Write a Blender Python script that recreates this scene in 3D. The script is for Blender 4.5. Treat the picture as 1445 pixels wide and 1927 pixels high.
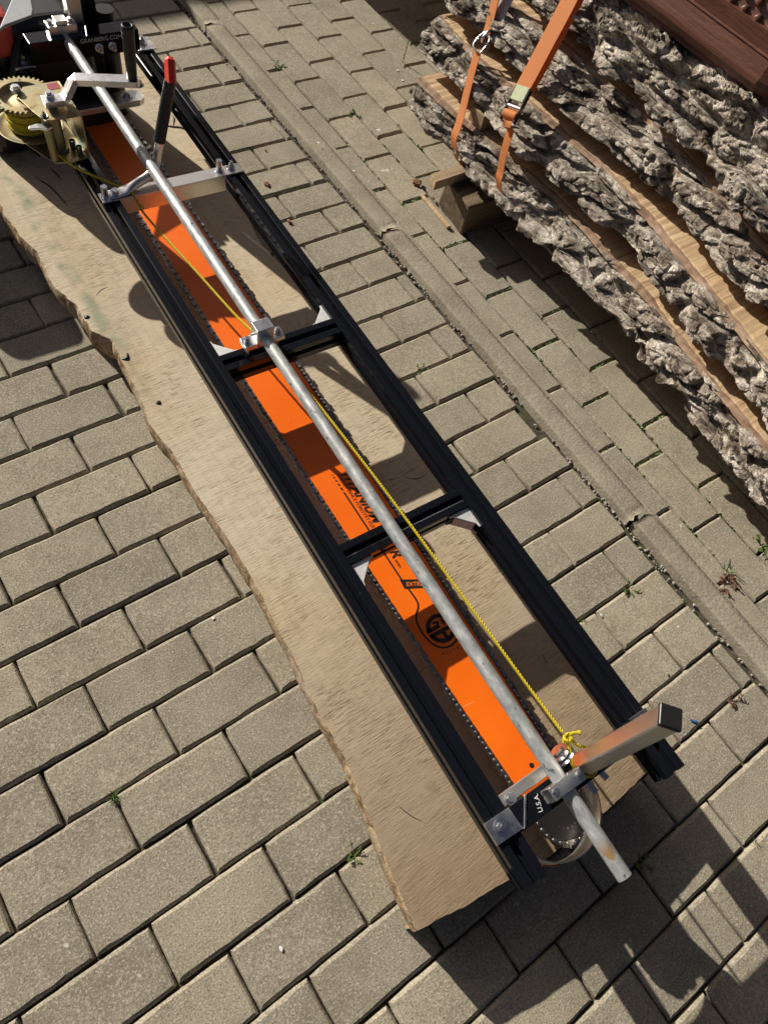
import bpy, math, random
import numpy as np
from mathutils import Vector, Matrix, noise
random.seed(7)
rng = np.random.default_rng(7)
PI = math.pi
scene = bpy.context.scene
for o in list(bpy.data.objects): bpy.data.objects.remove(o)
COL = scene.collection

# ------------------------------------------------------------------ camera
CAM_C = Vector((-0.03834, -0.86535, 1.31207))
CAM_R = ((0.80931420, -0.56153059, 0.17231923), (-0.42691927, -0.76384070, -0.48403235), (0.40342342, 0.31816786, -0.85791536))
cam_d = bpy.data.cameras.new('camera')
cam = bpy.data.objects.new('camera', cam_d); COL.objects.link(cam)
cam.matrix_world = Matrix(((CAM_R[0][0], -CAM_R[1][0], -CAM_R[2][0], CAM_C.x),
                           (CAM_R[0][1], -CAM_R[1][1], -CAM_R[2][1], CAM_C.y),
                           (CAM_R[0][2], -CAM_R[1][2], -CAM_R[2][2], CAM_C.z), (0, 0, 0, 1)))
cam_d.sensor_fit = 'VERTICAL'; cam_d.sensor_height = 36.0; cam_d.lens = 1337.0 / 1927.0 * 36.0
cam_d.clip_start = 0.01; cam_d.clip_end = 400.0
scene.camera = cam

# ------------------------------------------------------------------ light
SH = Vector((0.45, -1.85, -1.0))            # shadow vector: where the sun's rays go
sun_el = math.atan2(1.0, math.hypot(SH.x, SH.y)); sun_az = math.atan2(-SH.x, -SH.y)
w = bpy.data.worlds.new('World'); scene.world = w; w.use_nodes = True
nt = w.node_tree; bg = nt.nodes['Background']
sky = nt.nodes.new('ShaderNodeTexSky'); sky.sky_type = 'NISHITA'; sky.sun_disc = False
sky.air_density = 0.35; sky.dust_density = 3.0; sky.ozone_density = 0.0; sky.sun_elevation = sun_el; sky.sun_rotation = sun_az
nt.links.new(sky.outputs[0], bg.inputs[0]); bg.inputs[1].default_value = 0.05
sd = bpy.data.lights.new('sun', 'SUN'); sd.energy = 5.0; sd.angle = math.radians(0.5); sd.color = (1.0, 0.93, 0.82)
so = bpy.data.objects.new('sun', sd); COL.objects.link(so)
so.rotation_euler = SH.to_track_quat('-Z', 'Y').to_euler(); so.location = (-2, 6, 5)
scene.view_settings.view_transform = 'Standard'; scene.view_settings.look = 'None'
scene.view_settings.exposure = 0.37; scene.view_settings.gamma = 1.0
scene.view_settings.use_curve_mapping = False
scene.render.engine = 'CYCLES'

# ------------------------------------------------------------------ helpers
def lerp(a, b, t): return a + (b - a) * t
def tag(o, label=None, cat=None, group=None, kind=None):
    if label: o['label'] = label
    if cat: o['category'] = cat
    if group: o['group'] = group
    if kind: o['kind'] = kind
    return o
def empty(name, loc=(0, 0, 0), rz=0.0, parent=None):
    o = bpy.data.objects.new(name, None); COL.objects.link(o)
    o.location = loc; o.rotation_euler = (0, 0, rz); o.empty_display_size = 0.05
    if parent: o.parent = parent
    return o
def mesh(name, verts, faces, smooth=False):
    me = bpy.data.meshes.new(name); me.from_pydata([tuple(v) for v in verts], [], [tuple(f) for f in faces]); me.update()
    if smooth: me.polygons.foreach_set('use_smooth', [True] * len(me.polygons))
    return me
def link(name, me, mat, parent=None):
    o = bpy.data.objects.new(name, me); COL.objects.link(o)
    if mat and not me.materials: me.materials.append(mat)
    if parent: o.parent = parent
    return o
class MB:
    def __init__(s): s.v = []; s.f = []; s.sm = []
    def add(s, v, f, smooth=False):
        b = len(s.v); s.v += [tuple(p) for p in v]; s.f += [tuple(i + b for i in q) for q in f]; s.sm += [smooth] * len(f); return s
    def box(s, c, d, rot=None):
        x, y, z = d[0] / 2, d[1] / 2, d[2] / 2
        vs = [Vector((sx * x, sy * y, sz * z)) for sz in (-1, 1) for sy in (-1, 1) for sx in (-1, 1)]
        if rot is not None: vs = [rot @ p for p in vs]
        c = Vector(c)
        return s.add([p + c for p in vs], [(0, 2, 3, 1), (4, 5, 7, 6), (0, 1, 5, 4), (2, 6, 7, 3), (0, 4, 6, 2), (1, 3, 7, 5)])
    def cyl(s, a, b, r, n=16, r2=None, caps=True, ph=0.0, smooth=True):
        a, b = Vector(a), Vector(b); d = (b - a).normalized()
        u = d.orthogonal().normalized(); w_ = d.cross(u); r2 = r if r2 is None else r2
        vs = []
        for c, rr in ((a, r), (b, r2)):
            for i in range(n):
                t = 2 * PI * i / n + ph; vs.append(c + u * math.cos(t) * rr + w_ * math.sin(t) * rr)
        s.add(vs, [(i, (i + 1) % n, n + (i + 1) % n, n + i) for i in range(n)], smooth)
        if caps: s.add(vs, [tuple(range(n - 1, -1, -1)), tuple(range(n, 2 * n))])
        return s
    def tube(s, pts, r, n=10, caps=True):
        pts = [Vector(p) for p in pts]; rr = r if isinstance(r, (list, tuple)) else [r] * len(pts)
        vs = []; u = None
        for i, p in enumerate(pts):
            d = (pts[min(i + 1, len(pts) - 1)] - pts[max(i - 1, 0)]).normalized()
            u = d.orthogonal().normalized() if u is None else (u - d * u.dot(d)).normalized()
            w_ = d.cross(u)
            for k in range(n):
                t = 2 * PI * k / n; vs.append(p + u * math.cos(t) * rr[i] + w_ * math.sin(t) * rr[i])
        fs = [(i * n + k, i * n + (k + 1) % n, (i + 1) * n + (k + 1) % n, (i + 1) * n + k) for i in range(len(pts) - 1) for k in range(n)]
        s.add(vs, fs, True)
        if caps: s.add(vs[:n], [tuple(range(n - 1, -1, -1))]); s.add(vs[-n:], [tuple(range(n))])
        return s
    def prism(s, poly, z0, z1):
        n = len(poly); area = sum(poly[i][0] * poly[(i + 1) % n][1] - poly[(i + 1) % n][0] * poly[i][1] for i in range(n))
        if area < 0: poly = poly[::-1]
        vs = [(x, y, z0) for x, y in poly] + [(x, y, z1) for x, y in poly]
        return s.add(vs, [tuple(range(n - 1, -1, -1)), tuple(range(n, 2 * n))] + [(i, (i + 1) % n, n + (i + 1) % n, n + i) for i in range(n)])
    def lathe(s, prof, c=(0, 0), n=32, smooth=True):
        vs = [(c[0] + r * math.cos(2 * PI * k / n), c[1] + r * math.sin(2 * PI * k / n), z) for r, z in prof for k in range(n)]
        return s.add(vs, [(i * n + k, i * n + (k + 1) % n, (i + 1) * n + (k + 1) % n, (i + 1) * n + k) for i in range(len(prof) - 1) for k in range(n)], smooth)
    def ribbon(s, pts, side, w_, t_):
        """flat strip of width w_ and thickness t_ through pts; side = unit vector(s) across the width"""
        pts = [Vector(p) for p in pts]; vs = []
        for i, p in enumerate(pts):
            d = (pts[min(i + 1, len(pts) - 1)] - pts[max(i - 1, 0)]).normalized()
            sd_ = Vector(side[i] if isinstance(side, list) else side); sd_ = (sd_ - d * sd_.dot(d)).normalized()
            nn = d.cross(sd_); ww = w_[i] if isinstance(w_, list) else w_
            vs += [p - sd_ * ww / 2 - nn * t_ / 2, p + sd_ * ww / 2 - nn * t_ / 2, p + sd_ * ww / 2 + nn * t_ / 2, p - sd_ * ww / 2 + nn * t_ / 2]
        n = len(pts)
        fs = [(4 * i + k, 4 * i + (k + 1) % 4, 4 * i + 4 + (k + 1) % 4, 4 * i + 4 + k) for i in range(n - 1) for k in range(4)]
        return s.add(vs, fs + [(3, 2, 1, 0), (4 * n - 4, 4 * n - 3, 4 * n - 2, 4 * n - 1)])
    def build(s, name, mat, parent=None, bevel=0.0, seg=2):
        me = bpy.data.meshes.new(name); me.from_pydata(s.v, [], s.f); me.update()
        me.polygons.foreach_set('use_smooth', s.sm)
        o = link(name, me, mat, parent)
        if bevel:
            m = o.modifiers.new('bevel', 'BEVEL'); m.width = bevel; m.segments = seg; m.limit_method = 'ANGLE'; m.angle_limit = 0.6
        return o
def smooth_path(pts, n=6):
    """Catmull-Rom"""
    P = [Vector(p) for p in pts]; P = [P[0] * 2 - P[1]] + P + [P[-1] * 2 - P[-2]]; out = []
    for i in range(1, len(P) - 2):
        for k in range(n):
            t = k / n; a, b, c, d = P[i - 1], P[i], P[i + 1], P[i + 2]
            out.append(0.5 * ((2 * b) + (c - a) * t + (2 * a - 5 * b + 4 * c - d) * t * t + (3 * b - a - 3 * c + d) * t ** 3))
    return out + [P[-2]]
def text_mesh(body, size, shear=0.0, bold=0.0, sx=1.0):
    cu = bpy.data.curves.new('lettering', 'FONT'); cu.body = body; cu.size = size; cu.shear = shear; cu.offset = bold; cu.extrude = 0.0001
    cu.resolution_u = 4
    ob = bpy.data.objects.new('tmp', cu); COL.objects.link(ob)
    bpy.context.view_layer.update()
    me = bpy.data.meshes.new_from_object(ob.evaluated_get(bpy.context.evaluated_depsgraph_get()))
    bpy.data.objects.remove(ob); bpy.data.curves.remove(cu)
    if sx != 1.0:
        for v in me.vertices: v.co.x *= sx
    me.materials.clear()
    return me
def place_text(me, mat, parent, loc, xdir, ydir, name='lettering'):
    o = link(name, me, mat, parent)
    x = Vector(xdir).normalized(); y = Vector(ydir); y = (y - x * y.dot(x)).normalized(); z = x.cross(y)
    o.matrix_local = Matrix(((x.x, y.x, z.x, loc[0]), (x.y, y.y, z.y, loc[1]), (x.z, y.z, z.z, loc[2]), (0, 0, 0, 1)))
    return o
def project(p):
    d = Vector(p) - CAM_C; x = sum(CAM_R[0][i] * d[i] for i in range(3)); y = sum(CAM_R[1][i] * d[i] for i in range(3)); z = sum(CAM_R[2][i] * d[i] for i in range(3))
    if z < 0.05: return None
    return 722.5 + 1337 * x / z, 963.5 + 1337 * y / z

# ------------------------------------------------------------------ materials
class Mat:
    def __init__(s, name, rough=0.6, metal=0.0, base=(0.5, 0.5, 0.5), spec=0.5):
        s.m = bpy.data.materials.new(name); s.m.use_nodes = True; s.t = s.m.node_tree; s.b = s.t.nodes['Principled BSDF']
        s.b.inputs['Base Color'].default_value = (*base, 1); s.b.inputs['Roughness'].default_value = rough
        s.b.inputs['Metallic'].default_value = metal; s.b.inputs['Specular IOR Level'].default_value = spec
        s.bump_prev = None
    def n(s, t, **k):
        x = s.t.nodes.new(t)
        for a, v in k.items(): setattr(x, a, v)
        return x
    def l(s, a, b): s.t.links.new(a, b)
    def coord(s, kind='Object', scale=(1, 1, 1), rot=(0, 0, 0)):
        tc = s.n('ShaderNodeTexCoord'); mp = s.n('ShaderNodeMapping'); mp.inputs['Scale'].default_value = scale; mp.inputs['Rotation'].default_value = rot
        s.l(tc.outputs[kind], mp.inputs[0]); return mp.outputs[0]
    def worldpos(s, scale=(1, 1, 1), rot=(0, 0, 0)):
        g = s.n('ShaderNodeNewGeometry'); mp = s.n('ShaderNodeMapping'); mp.inputs['Scale'].default_value = scale; mp.inputs['Rotation'].default_value = rot
        s.l(g.outputs['Position'], mp.inputs[0]); return mp.outputs[0]
    def noise(s, co, scale, detail=4, rough=0.55, dist=0.0):
        x = s.n('ShaderNodeTexNoise'); x.inputs['Scale'].default_value = scale; x.inputs['Detail'].default_value = detail
        x.inputs['Roughness'].default_value = rough; x.inputs['Distortion'].default_value = dist; s.l(co, x.inputs['Vector']); return x.outputs[0]
    def voro(s, co, scale, feature='F1', rnd=1.0):
        x = s.n('ShaderNodeTexVoronoi'); x.feature = feature; x.inputs['Scale'].default_value = scale; x.inputs['Randomness'].default_value = rnd
        s.l(co, x.inputs['Vector']); return x.outputs['Distance']
    def wave(s, co, scale, dist=2.0, detail=2, ds=1.0):
        x = s.n('ShaderNodeTexWave'); x.inputs['Scale'].default_value = scale; x.inputs['Distortion'].default_value = dist
        x.inputs['Detail'].default_value = detail; x.inputs['Detail Scale'].default_value = ds; s.l(co, x.inputs['Vector']); return x.outputs['Fac']
    def ramp(s, fac, stops):
        r = s.n('ShaderNodeValToRGB'); e = r.color_ramp.elements
        while len(e) < len(stops): e.new(0.5)
        for q, (p, c) in zip(e, stops): q.position = p; q.color = (*c, 1) if len(c) == 3 else c
        s.l(fac, r.inputs[0]); return r.outputs[0]
    def g(s, fac, p0, p1):
        return s.ramp(fac, [(p0, (0, 0, 0)), (p1, (1, 1, 1))] if p0 < p1 else [(p1, (1, 1, 1)), (p0, (0, 0, 0))])
    def mix(s, fac, a, b, mode='MIX'):
        x = s.n('ShaderNodeMix', data_type='RGBA', blend_type=mode)
        if isinstance(fac, (int, float)): x.inputs[0].default_value = fac
        else: s.l(fac, x.inputs[0])
        for i, c in ((6, a), (7, b)):
            if isinstance(c, tuple): x.inputs[i].default_value = (*c, 1)
            else: s.l(c, x.inputs[i])
        return x.outputs[2]
    def rand(s): return s.n('ShaderNodeObjectInfo').outputs['Random']
    def math(s, op, a, b=0.0):
        x = s.n('ShaderNodeMath', operation=op)
        for i, c in ((0, a), (1, b)):
            if isinstance(c, (int, float)): x.inputs[i].default_value = c
            else: s.l(c, x.inputs[i])
        return x.outputs[0]
    def color(s, c): s.l(c, s.b.inputs['Base Color']); return s
    def rough(s, fac, lo, hi):
        r = s.n('ShaderNodeMapRange'); r.inputs[3].default_value = lo; r.inputs[4].default_value = hi; s.l(fac, r.inputs[0]); s.l(r.outputs[0], s.b.inputs['Roughness']); return s
    def bump(s, h, strength=0.3, dist=0.002):
        x = s.n('ShaderNodeBump'); x.inputs['Strength'].default_value = strength; x.inputs['Distance'].default_value = dist
        s.l(h, x.inputs['Height'])
        if s.bump_prev is not None: s.l(s.bump_prev, x.inputs['Normal'])
        s.bump_prev = x.outputs[0]; s.l(x.outputs[0], s.b.inputs['Normal']); return s

def m_paver():
    k = Mat('paver_concrete', 0.92, spec=0.25); p = k.worldpos()
    big = k.noise(p, 7, 4, 0.6); mid = k.noise(p, 45, 4, 0.6); fine = k.noise(p, 300, 2, 0.75); gr = k.voro(p, 520)
    base = k.ramp(big, [(0.3, (0.262, 0.232, 0.178)), (0.52, (0.328, 0.292, 0.226)), (0.75, (0.378, 0.338, 0.265))])
    tone = k.ramp(k.rand(), [(0.0, (0.86, 0.865, 0.86)), (0.5, (0.97, 0.97, 0.95)), (1.0, (1.07, 1.06, 1.02))])
    c = k.mix(1.0, base, tone, 'MULTIPLY')
    c = k.mix(k.g(mid, 0.35, 0.7), c, k.mix(1.0, c, (0.84, 0.83, 0.82), 'MULTIPLY'))
    spk = k.g(fine, 0.55, 0.68); c = k.mix(k.math('MULTIPLY', spk, 0.7), c, (0.58, 0.53, 0.43))
    drk = k.g(fine, 0.46, 0.34); c = k.mix(k.math('MULTIPLY', drk, 0.75), c, (0.13, 0.115, 0.085))
    stain = k.g(k.noise(p, 2.1, 5, 0.65), 0.56, 0.70); c = k.mix(k.math('MULTIPLY', stain, 0.35), c, (0.17, 0.155, 0.12))
    wh = k.g(k.noise(p, 31, 2, 0.4), 0.755, 0.79); c = k.mix(k.math('MULTIPLY', wh, 0.75), c, (0.66, 0.65, 0.62))
    k.color(c); k.bump(gr, 0.35, 0.0010); k.bump(fine, 0.45, 0.0009); k.bump(mid, 0.2, 0.0012); return k.m
def m_kerb():
    k = Mat('kerb_concrete', 0.95, spec=0.2); p = k.worldpos()
    big = k.noise(p, 9, 4, 0.6); fine = k.noise(p, 260, 3, 0.7); ag = k.voro(p, 130)
    c = k.ramp(big, [(0.3, (0.23, 0.20, 0.155)), (0.55, (0.31, 0.275, 0.21)), (0.8, (0.37, 0.335, 0.265))])
    c = k.mix(k.g(ag, 0.30, 0.05), c, (0.44, 0.40, 0.33)); c = k.mix(k.math('MULTIPLY', k.g(fine, 0.45, 0.3), 0.7), c, (0.12, 0.105, 0.08))
    k.color(c); k.bump(ag, 0.5, 0.0015); k.bump(fine, 0.6, 0.0013); return k.m
def m_sand():
    k = Mat('joint_sand', 1.0, spec=0.1); p = k.worldpos(); a = k.noise(p, 60, 5, 0.7); b = k.noise(p, 500, 2, 0.7)
    c = k.ramp(a, [(0.3, (0.035, 0.031, 0.022)), (0.55, (0.10, 0.088, 0.066)), (0.75, (0.19, 0.17, 0.13))])
    moss = k.g(k.noise(p, 5.5, 4, 0.6), 0.57, 0.66); c = k.mix(k.math('MULTIPLY', moss, 0.7), c, (0.055, 0.075, 0.018))
    k.color(c); k.bump(a, 1, 0.004); k.bump(b, 1, 0.002); return k.m
def m_slab():
    k = Mat('sawn_slab_wood', 0.78, spec=0.25); p = k.worldpos()
    # chainsaw arcs: two families of fine slightly curved score marks crossing the board
    wrp = k.noise(p, 3.2, 2, 0.5)
    def fam(deg, st, sc): return k.noise(k.worldpos(scale=(1.0, st, 1), rot=(0, 0, math.radians(deg))), sc, 5, 0.68, 0.3)
    a = fam(10, 11, 46); b = fam(-27, 10, 42); e = fam(38, 12, 38)
    sel = k.g(k.noise(p, 5.0, 3, 0.6), 0.44, 0.56); msk = k.g(k.noise(p, 7.5, 4, 0.6), 0.32, 0.66)
    saw = k.mix(sel, a, b); saw = k.mix(k.g(k.noise(p, 3.3, 3, 0.6), 0.55, 0.66), saw, e)
    gr = k.noise(k.worldpos(scale=(4.0, 0.55, 1), rot=(0, 0, math.radians(5))), 4.0, 5, 0.6, 1.2)
    c = k.ramp(gr, [(0.22, (0.43, 0.335, 0.205)), (0.45, (0.51, 0.415, 0.275)), (0.65, (0.56, 0.465, 0.32)), (0.85, (0.47, 0.365, 0.23))])
    c = k.mix(k.math('MULTIPLY', k.g(wrp, 0.44, 0.62), 0.6), c, (0.55, 0.49, 0.39))
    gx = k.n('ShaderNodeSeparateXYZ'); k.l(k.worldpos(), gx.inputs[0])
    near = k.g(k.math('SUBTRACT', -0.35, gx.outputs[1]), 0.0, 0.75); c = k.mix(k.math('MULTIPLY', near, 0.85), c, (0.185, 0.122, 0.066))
    c = k.mix(k.math('MULTIPLY', k.math('MULTIPLY', k.g(saw, 0.49, 0.38), msk), 0.9), c, (0.13, 0.085, 0.048))
    c = k.mix(k.math('MULTIPLY', k.g(saw, 0.56, 0.70), 0.4), c, (0.62, 0.52, 0.37))
    # green-grey staining along the sapwood edge
    wob = k.math('ADD', gx.outputs[0], k.math('MULTIPLY', k.noise(p, 4, 3), 0.10))
    band = k.math('SUBTRACT', 1.0, k.math('MULTIPLY', k.math('ABSOLUTE', k.math('SUBTRACT', wob, 0.315)), 38.0))
    yy = k.g(gx.outputs[1], 0.0, 0.35)
    gm = k.math('MULTIPLY', k.math('MULTIPLY', k.g(band, 0.1, 0.8), yy), k.g(k.noise(p, 14, 3), 0.38, 0.6))
    c = k.mix(k.math('MULTIPLY', gm, 0.8), c, (0.18, 0.225, 0.15))
    # warmer, browner near the sawn end
    scr = k.g(k.noise(k.worldpos(scale=(0.5, 40.0, 1), rot=(0, 0, math.radians(8))), 9, 2, 0.5, 0.2), 0.36, 0.30); c = k.mix(k.math('MULTIPLY', k.math('MULTIPLY', scr, msk), 0.5), c, (0.13, 0.085, 0.05))
    ring = k.wave(k.worldpos(scale=(1, 0.16, 1), rot=(0, 0, math.radians(4))), 16, 5.0, 3, 1.5); c = k.mix(k.math('MULTIPLY', k.g(ring, 0.62, 0.9), 0.10), c, (0.33, 0.215, 0.115))
    dirt = k.g(k.noise(p, 22, 4, 0.7), 0.62, 0.74); c = k.mix(k.math('MULTIPLY', dirt, 0.4), c, (0.17, 0.125, 0.08))
    k.color(c); k.bump(saw, 0.8, 0.0016); k.bump(k.noise(p, 300, 2), 0.3, 0.0008); return k.m
def m_wood(name, cols, scale=(40, 3, 40), kind='Object', rough=0.8, st=0.5):
    k = Mat(name, rough, spec=0.25); p = k.coord(kind, scale); q = k.coord(kind)
    a = k.noise(p, 1.0, 5, 0.65, 0.4); b = k.noise(q, 9, 3)
    c = k.ramp(a, [(0.28, cols[0]), (0.5, cols[1]), (0.72, cols[2])]); c = k.mix(k.math('MULTIPLY', k.g(b, 0.5, 0.75), 0.4), c, cols[0])
    k.color(c); k.bump(a, st, 0.002); k.bump(k.noise(q, 170, 4, 0.7), 0.5, 0.002); return k.m
def m_edge():
    k = Mat('slab_edge_wood', 0.9, spec=0.15); p = k.worldpos(); a = k.noise(p, 38, 5, 0.7, 0.5); b = k.noise(k.worldpos(scale=(1, 0.3, 1)), 150, 4, 0.7); d = k.noise(p, 9, 3)
    c = k.ramp(a, [(0.32, (0.07, 0.045, 0.025)), (0.44, (0.22, 0.145, 0.08)), (0.56, (0.40, 0.29, 0.175)), (0.72, (0.54, 0.42, 0.28))])
    c = k.mix(k.math('MULTIPLY', k.g(d, 0.5, 0.65), 0.6), c, (0.42, 0.36, 0.27)); c = k.mix(k.math('MULTIPLY', k.g(b, 0.44, 0.34), 0.6), c, (0.06, 0.04, 0.025))
    k.color(c); k.bump(a, 1.0, 0.006); k.bump(b, 1.0, 0.003); return k.m
def m_bark():
    k = Mat('bark', 0.95, spec=0.15); p = k.worldpos(scale=(1, 0.45, 1)); a = k.noise(p, 34, 6, 0.72, 0.7); b = k.noise(p, 130, 4, 0.7); d = k.noise(p, 6, 3)
    v = k.voro(k.worldpos(scale=(1, 0.55, 1)), 55, 'DISTANCE_TO_EDGE')
    c = k.ramp(a, [(0.34, (0.04, 0.03, 0.023)), (0.44, (0.17, 0.135, 0.105)), (0.53, (0.42, 0.365, 0.30)), (0.64, (0.76, 0.70, 0.61))])
    c = k.mix(k.math('MULTIPLY', k.g(d, 0.52, 0.7), 0.4), c, (0.46, 0.425, 0.37)); c = k.mix(k.math('MULTIPLY', k.g(b, 0.42, 0.3), 0.55), c, (0.08, 0.06, 0.045))
    c = k.mix(k.math('MULTIPLY', k.g(v, 0.06, 0.01), 0.25), c, (0.07, 0.05, 0.038))
    k.color(c); k.bump(a, 1.0, 0.014); k.bump(v, 0.4, 0.006); k.bump(b, 1.0, 0.006); return k.m
def m_metal(name, base, rough, var=0.12, scale=40, metal=1.0, stretch=(1, 1, 1), bump=0.0):
    k = Mat(name, rough, metal, base); p = k.coord('Object', stretch); a = k.noise(p, scale, 5, 0.65)
    lo = tuple(x * (1 - var) for x in base); hi = tuple(min(1, x * (1 + var)) for x in base)
    k.color(k.ramp(a, [(0.3, lo), (0.7, hi)])); k.rough(a, max(0.05, rough - 0.1), rough + 0.12)
    if bump: k.bump(a, bump, 0.0006)
    return k.m
def m_black():
    k = Mat('black_anodised', 0.14, 0.0, (0.006, 0.007, 0.010), 0.28); p = k.coord('Object', (1, 1, 1)); a = k.noise(p, 60, 5, 0.7)
    sc = k.g(k.noise(k.coord('Object', (1, 6, 1)), 70, 3, 0.7), 0.70, 0.76)
    k.color(k.mix(k.math('MULTIPLY', sc, 0.5), (0.006, 0.007, 0.010), (0.07, 0.07, 0.08))); k.rough(a, 0.06, 0.15); return k.m
def m_pipe():
    k = Mat('galvanised_pipe', 0.46, 0.4, (0.6, 0.62, 0.62)); p = k.coord('Object', (1, 0.45, 1)); a = k.noise(p, 90, 5, 0.7); b = k.voro(k.coord('Object', (1, 0.3, 1)), 160)
    c = k.ramp(a, [(0.3, (0.27, 0.285, 0.285)), (0.5, (0.42, 0.44, 0.44)), (0.7, (0.60, 0.615, 0.61))])
    c = k.mix(k.math('MULTIPLY', k.g(b, 0.35, 0.1), 0.25), c, (0.80, 0.81, 0.80))
    pit = k.g(k.noise(k.coord('Object', (1, 0.6, 1)), 120, 3, 0.6), 0.665, 0.70); c = k.mix(k.math('MULTIPLY', pit, 0.8), c, (0.06, 0.06, 0.062))
    sx = k.n('ShaderNodeSeparateXYZ'); k.l(k.coord('Object'), sx.inputs[0])
    nr = k.math('SUBTRACT', 1.0, k.math('MULTIPLY', k.math('ABSOLUTE', k.math('SUBTRACT', sx.outputs[1], -0.03)), 32.0))
    rust = k.math('MULTIPLY', k.g(nr, 0.0, 0.6), k.g(k.noise(k.coord('Object', (1, 0.5, 1)), 45, 3), 0.50, 0.6)); c = k.mix(k.math('MULTIPLY', rust, 0.85), c, (0.36, 0.20, 0.05))
    k.color(c); k.rough(a, 0.34, 0.58); k.bump(a, 0.25, 0.0008); return k.m
def m_orange():
    k = Mat('orange_bar_paint', 0.33, 0.0, (0.85, 0.15, 0.005), 0.5); p = k.coord('Object', (1, 1, 1))
    sp = k.g(k.noise(p, 190, 3, 0.6), 0.715, 0.74); scr = k.g(k.noise(k.coord('Object', (1, 9, 1), (0, 0, 0.5)), 22, 2, 0.5), 0.725, 0.74)
    c = k.mix(k.g(k.noise(p, 8, 3), 0.3, 0.7), (0.83, 0.135, 0.004), (0.90, 0.165, 0.006)); c = k.mix(k.math('MULTIPLY', sp, 0.85), c, (0.05, 0.02, 0.01))
    c = k.mix(k.math('MULTIPLY', scr, 0.35), c, (0.9, 0.42, 0.2)); k.color(c); k.rough(k.noise(p, 30, 4), 0.26, 0.42); return k.m
def m_plain(name, base, rough=0.5, metal=0.0, spec=0.5, var=0.1, scale=60, bump=0.15):
    k = Mat(name, rough, metal, base, spec); a = k.noise(k.coord('Object'), scale, 4, 0.6)
    k.color(k.ramp(a, [(0.3, tuple(x * (1 - var) for x in base)), (0.7, tuple(min(1, x * (1 + var)) for x in base))])); k.bump(a, bump, 0.0008); return k.m
def m_rope():
    k = Mat('yellow_rope', 0.6, 0.0, (0.80, 0.62, 0.02), 0.4); p = k.coord('Object'); a = k.wave(k.coord('Object', (1, 1, 1), (0.6, 0.4, 0.7)), 150, 0.5, 1); b = k.noise(p, 300, 3)
    k.color(k.mix(k.g(a, 0.35, 0.65), (0.62, 0.47, 0.01), (0.90, 0.74, 0.04))); k.bump(a, 0.9, 0.002); k.bump(b, 0.4, 0.001); return k.m
def m_zinc():
    k = Mat('yellow_zinc', 0.36, 0.7, (0.7, 0.55, 0.3)); p = k.coord('Object'); a = k.noise(p, 24, 4, 0.6, 1.0); b = k.noise(p, 120, 3)
    c = k.ramp(a, [(0.28, (0.13, 0.10, 0.06)), (0.42, (0.31, 0.24, 0.115)), (0.55, (0.35, 0.305, 0.18)), (0.70, (0.24, 0.265, 0.20))])
    k.color(c); k.rough(b, 0.38, 0.6); return k.m
def m_strap():
    k = Mat('orange_webbing', 0.7, 0.0, (0.72, 0.22, 0.04), 0.35); a = k.wave(k.coord('Object', (1, 1, 1)), 190, 0.3, 1); k.b.inputs['Transmission Weight'].default_value = 0.0
    z = k.wave(k.worldpos(scale=(0, 0, 1)), 110, 0.1, 0)
    k.color(k.mix(z, (0.72, 0.29, 0.10), (0.92, 0.48, 0.20))); k.bump(z, 0.8, 0.002)
    ts = k.n('ShaderNodeBsdfTranslucent'); ts.inputs[0].default_value = (0.95, 0.45, 0.12, 1); mx = k.n('ShaderNodeMixShader'); mx.inputs[0].default_value = 0.35
    out = k.t.nodes['Material Output']; k.l(k.b.outputs[0], mx.inputs[1]); k.l(ts.outputs[0], mx.inputs[2]); k.l(mx.outputs[0], out.inputs[0]); return k.m
def m_planter():
    k = Mat('brown_embossed_plastic', 0.34, 0.0, (0.13, 0.045, 0.025), 0.5); p = k.coord('Object', (1, 0.06, 1)); a = k.noise(p, 120, 4, 0.6, 0.6); b = k.noise(k.coord('Object', (1, 0.35, 1)), 160, 3, 0.6)
    k.color(k.ramp(a, [(0.3, (0.10, 0.040, 0.025)), (0.7, (0.165, 0.070, 0.046))])); k.bump(a, 0.7, 0.0025); k.bump(b, 0.5, 0.0018); return k.m

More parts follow.
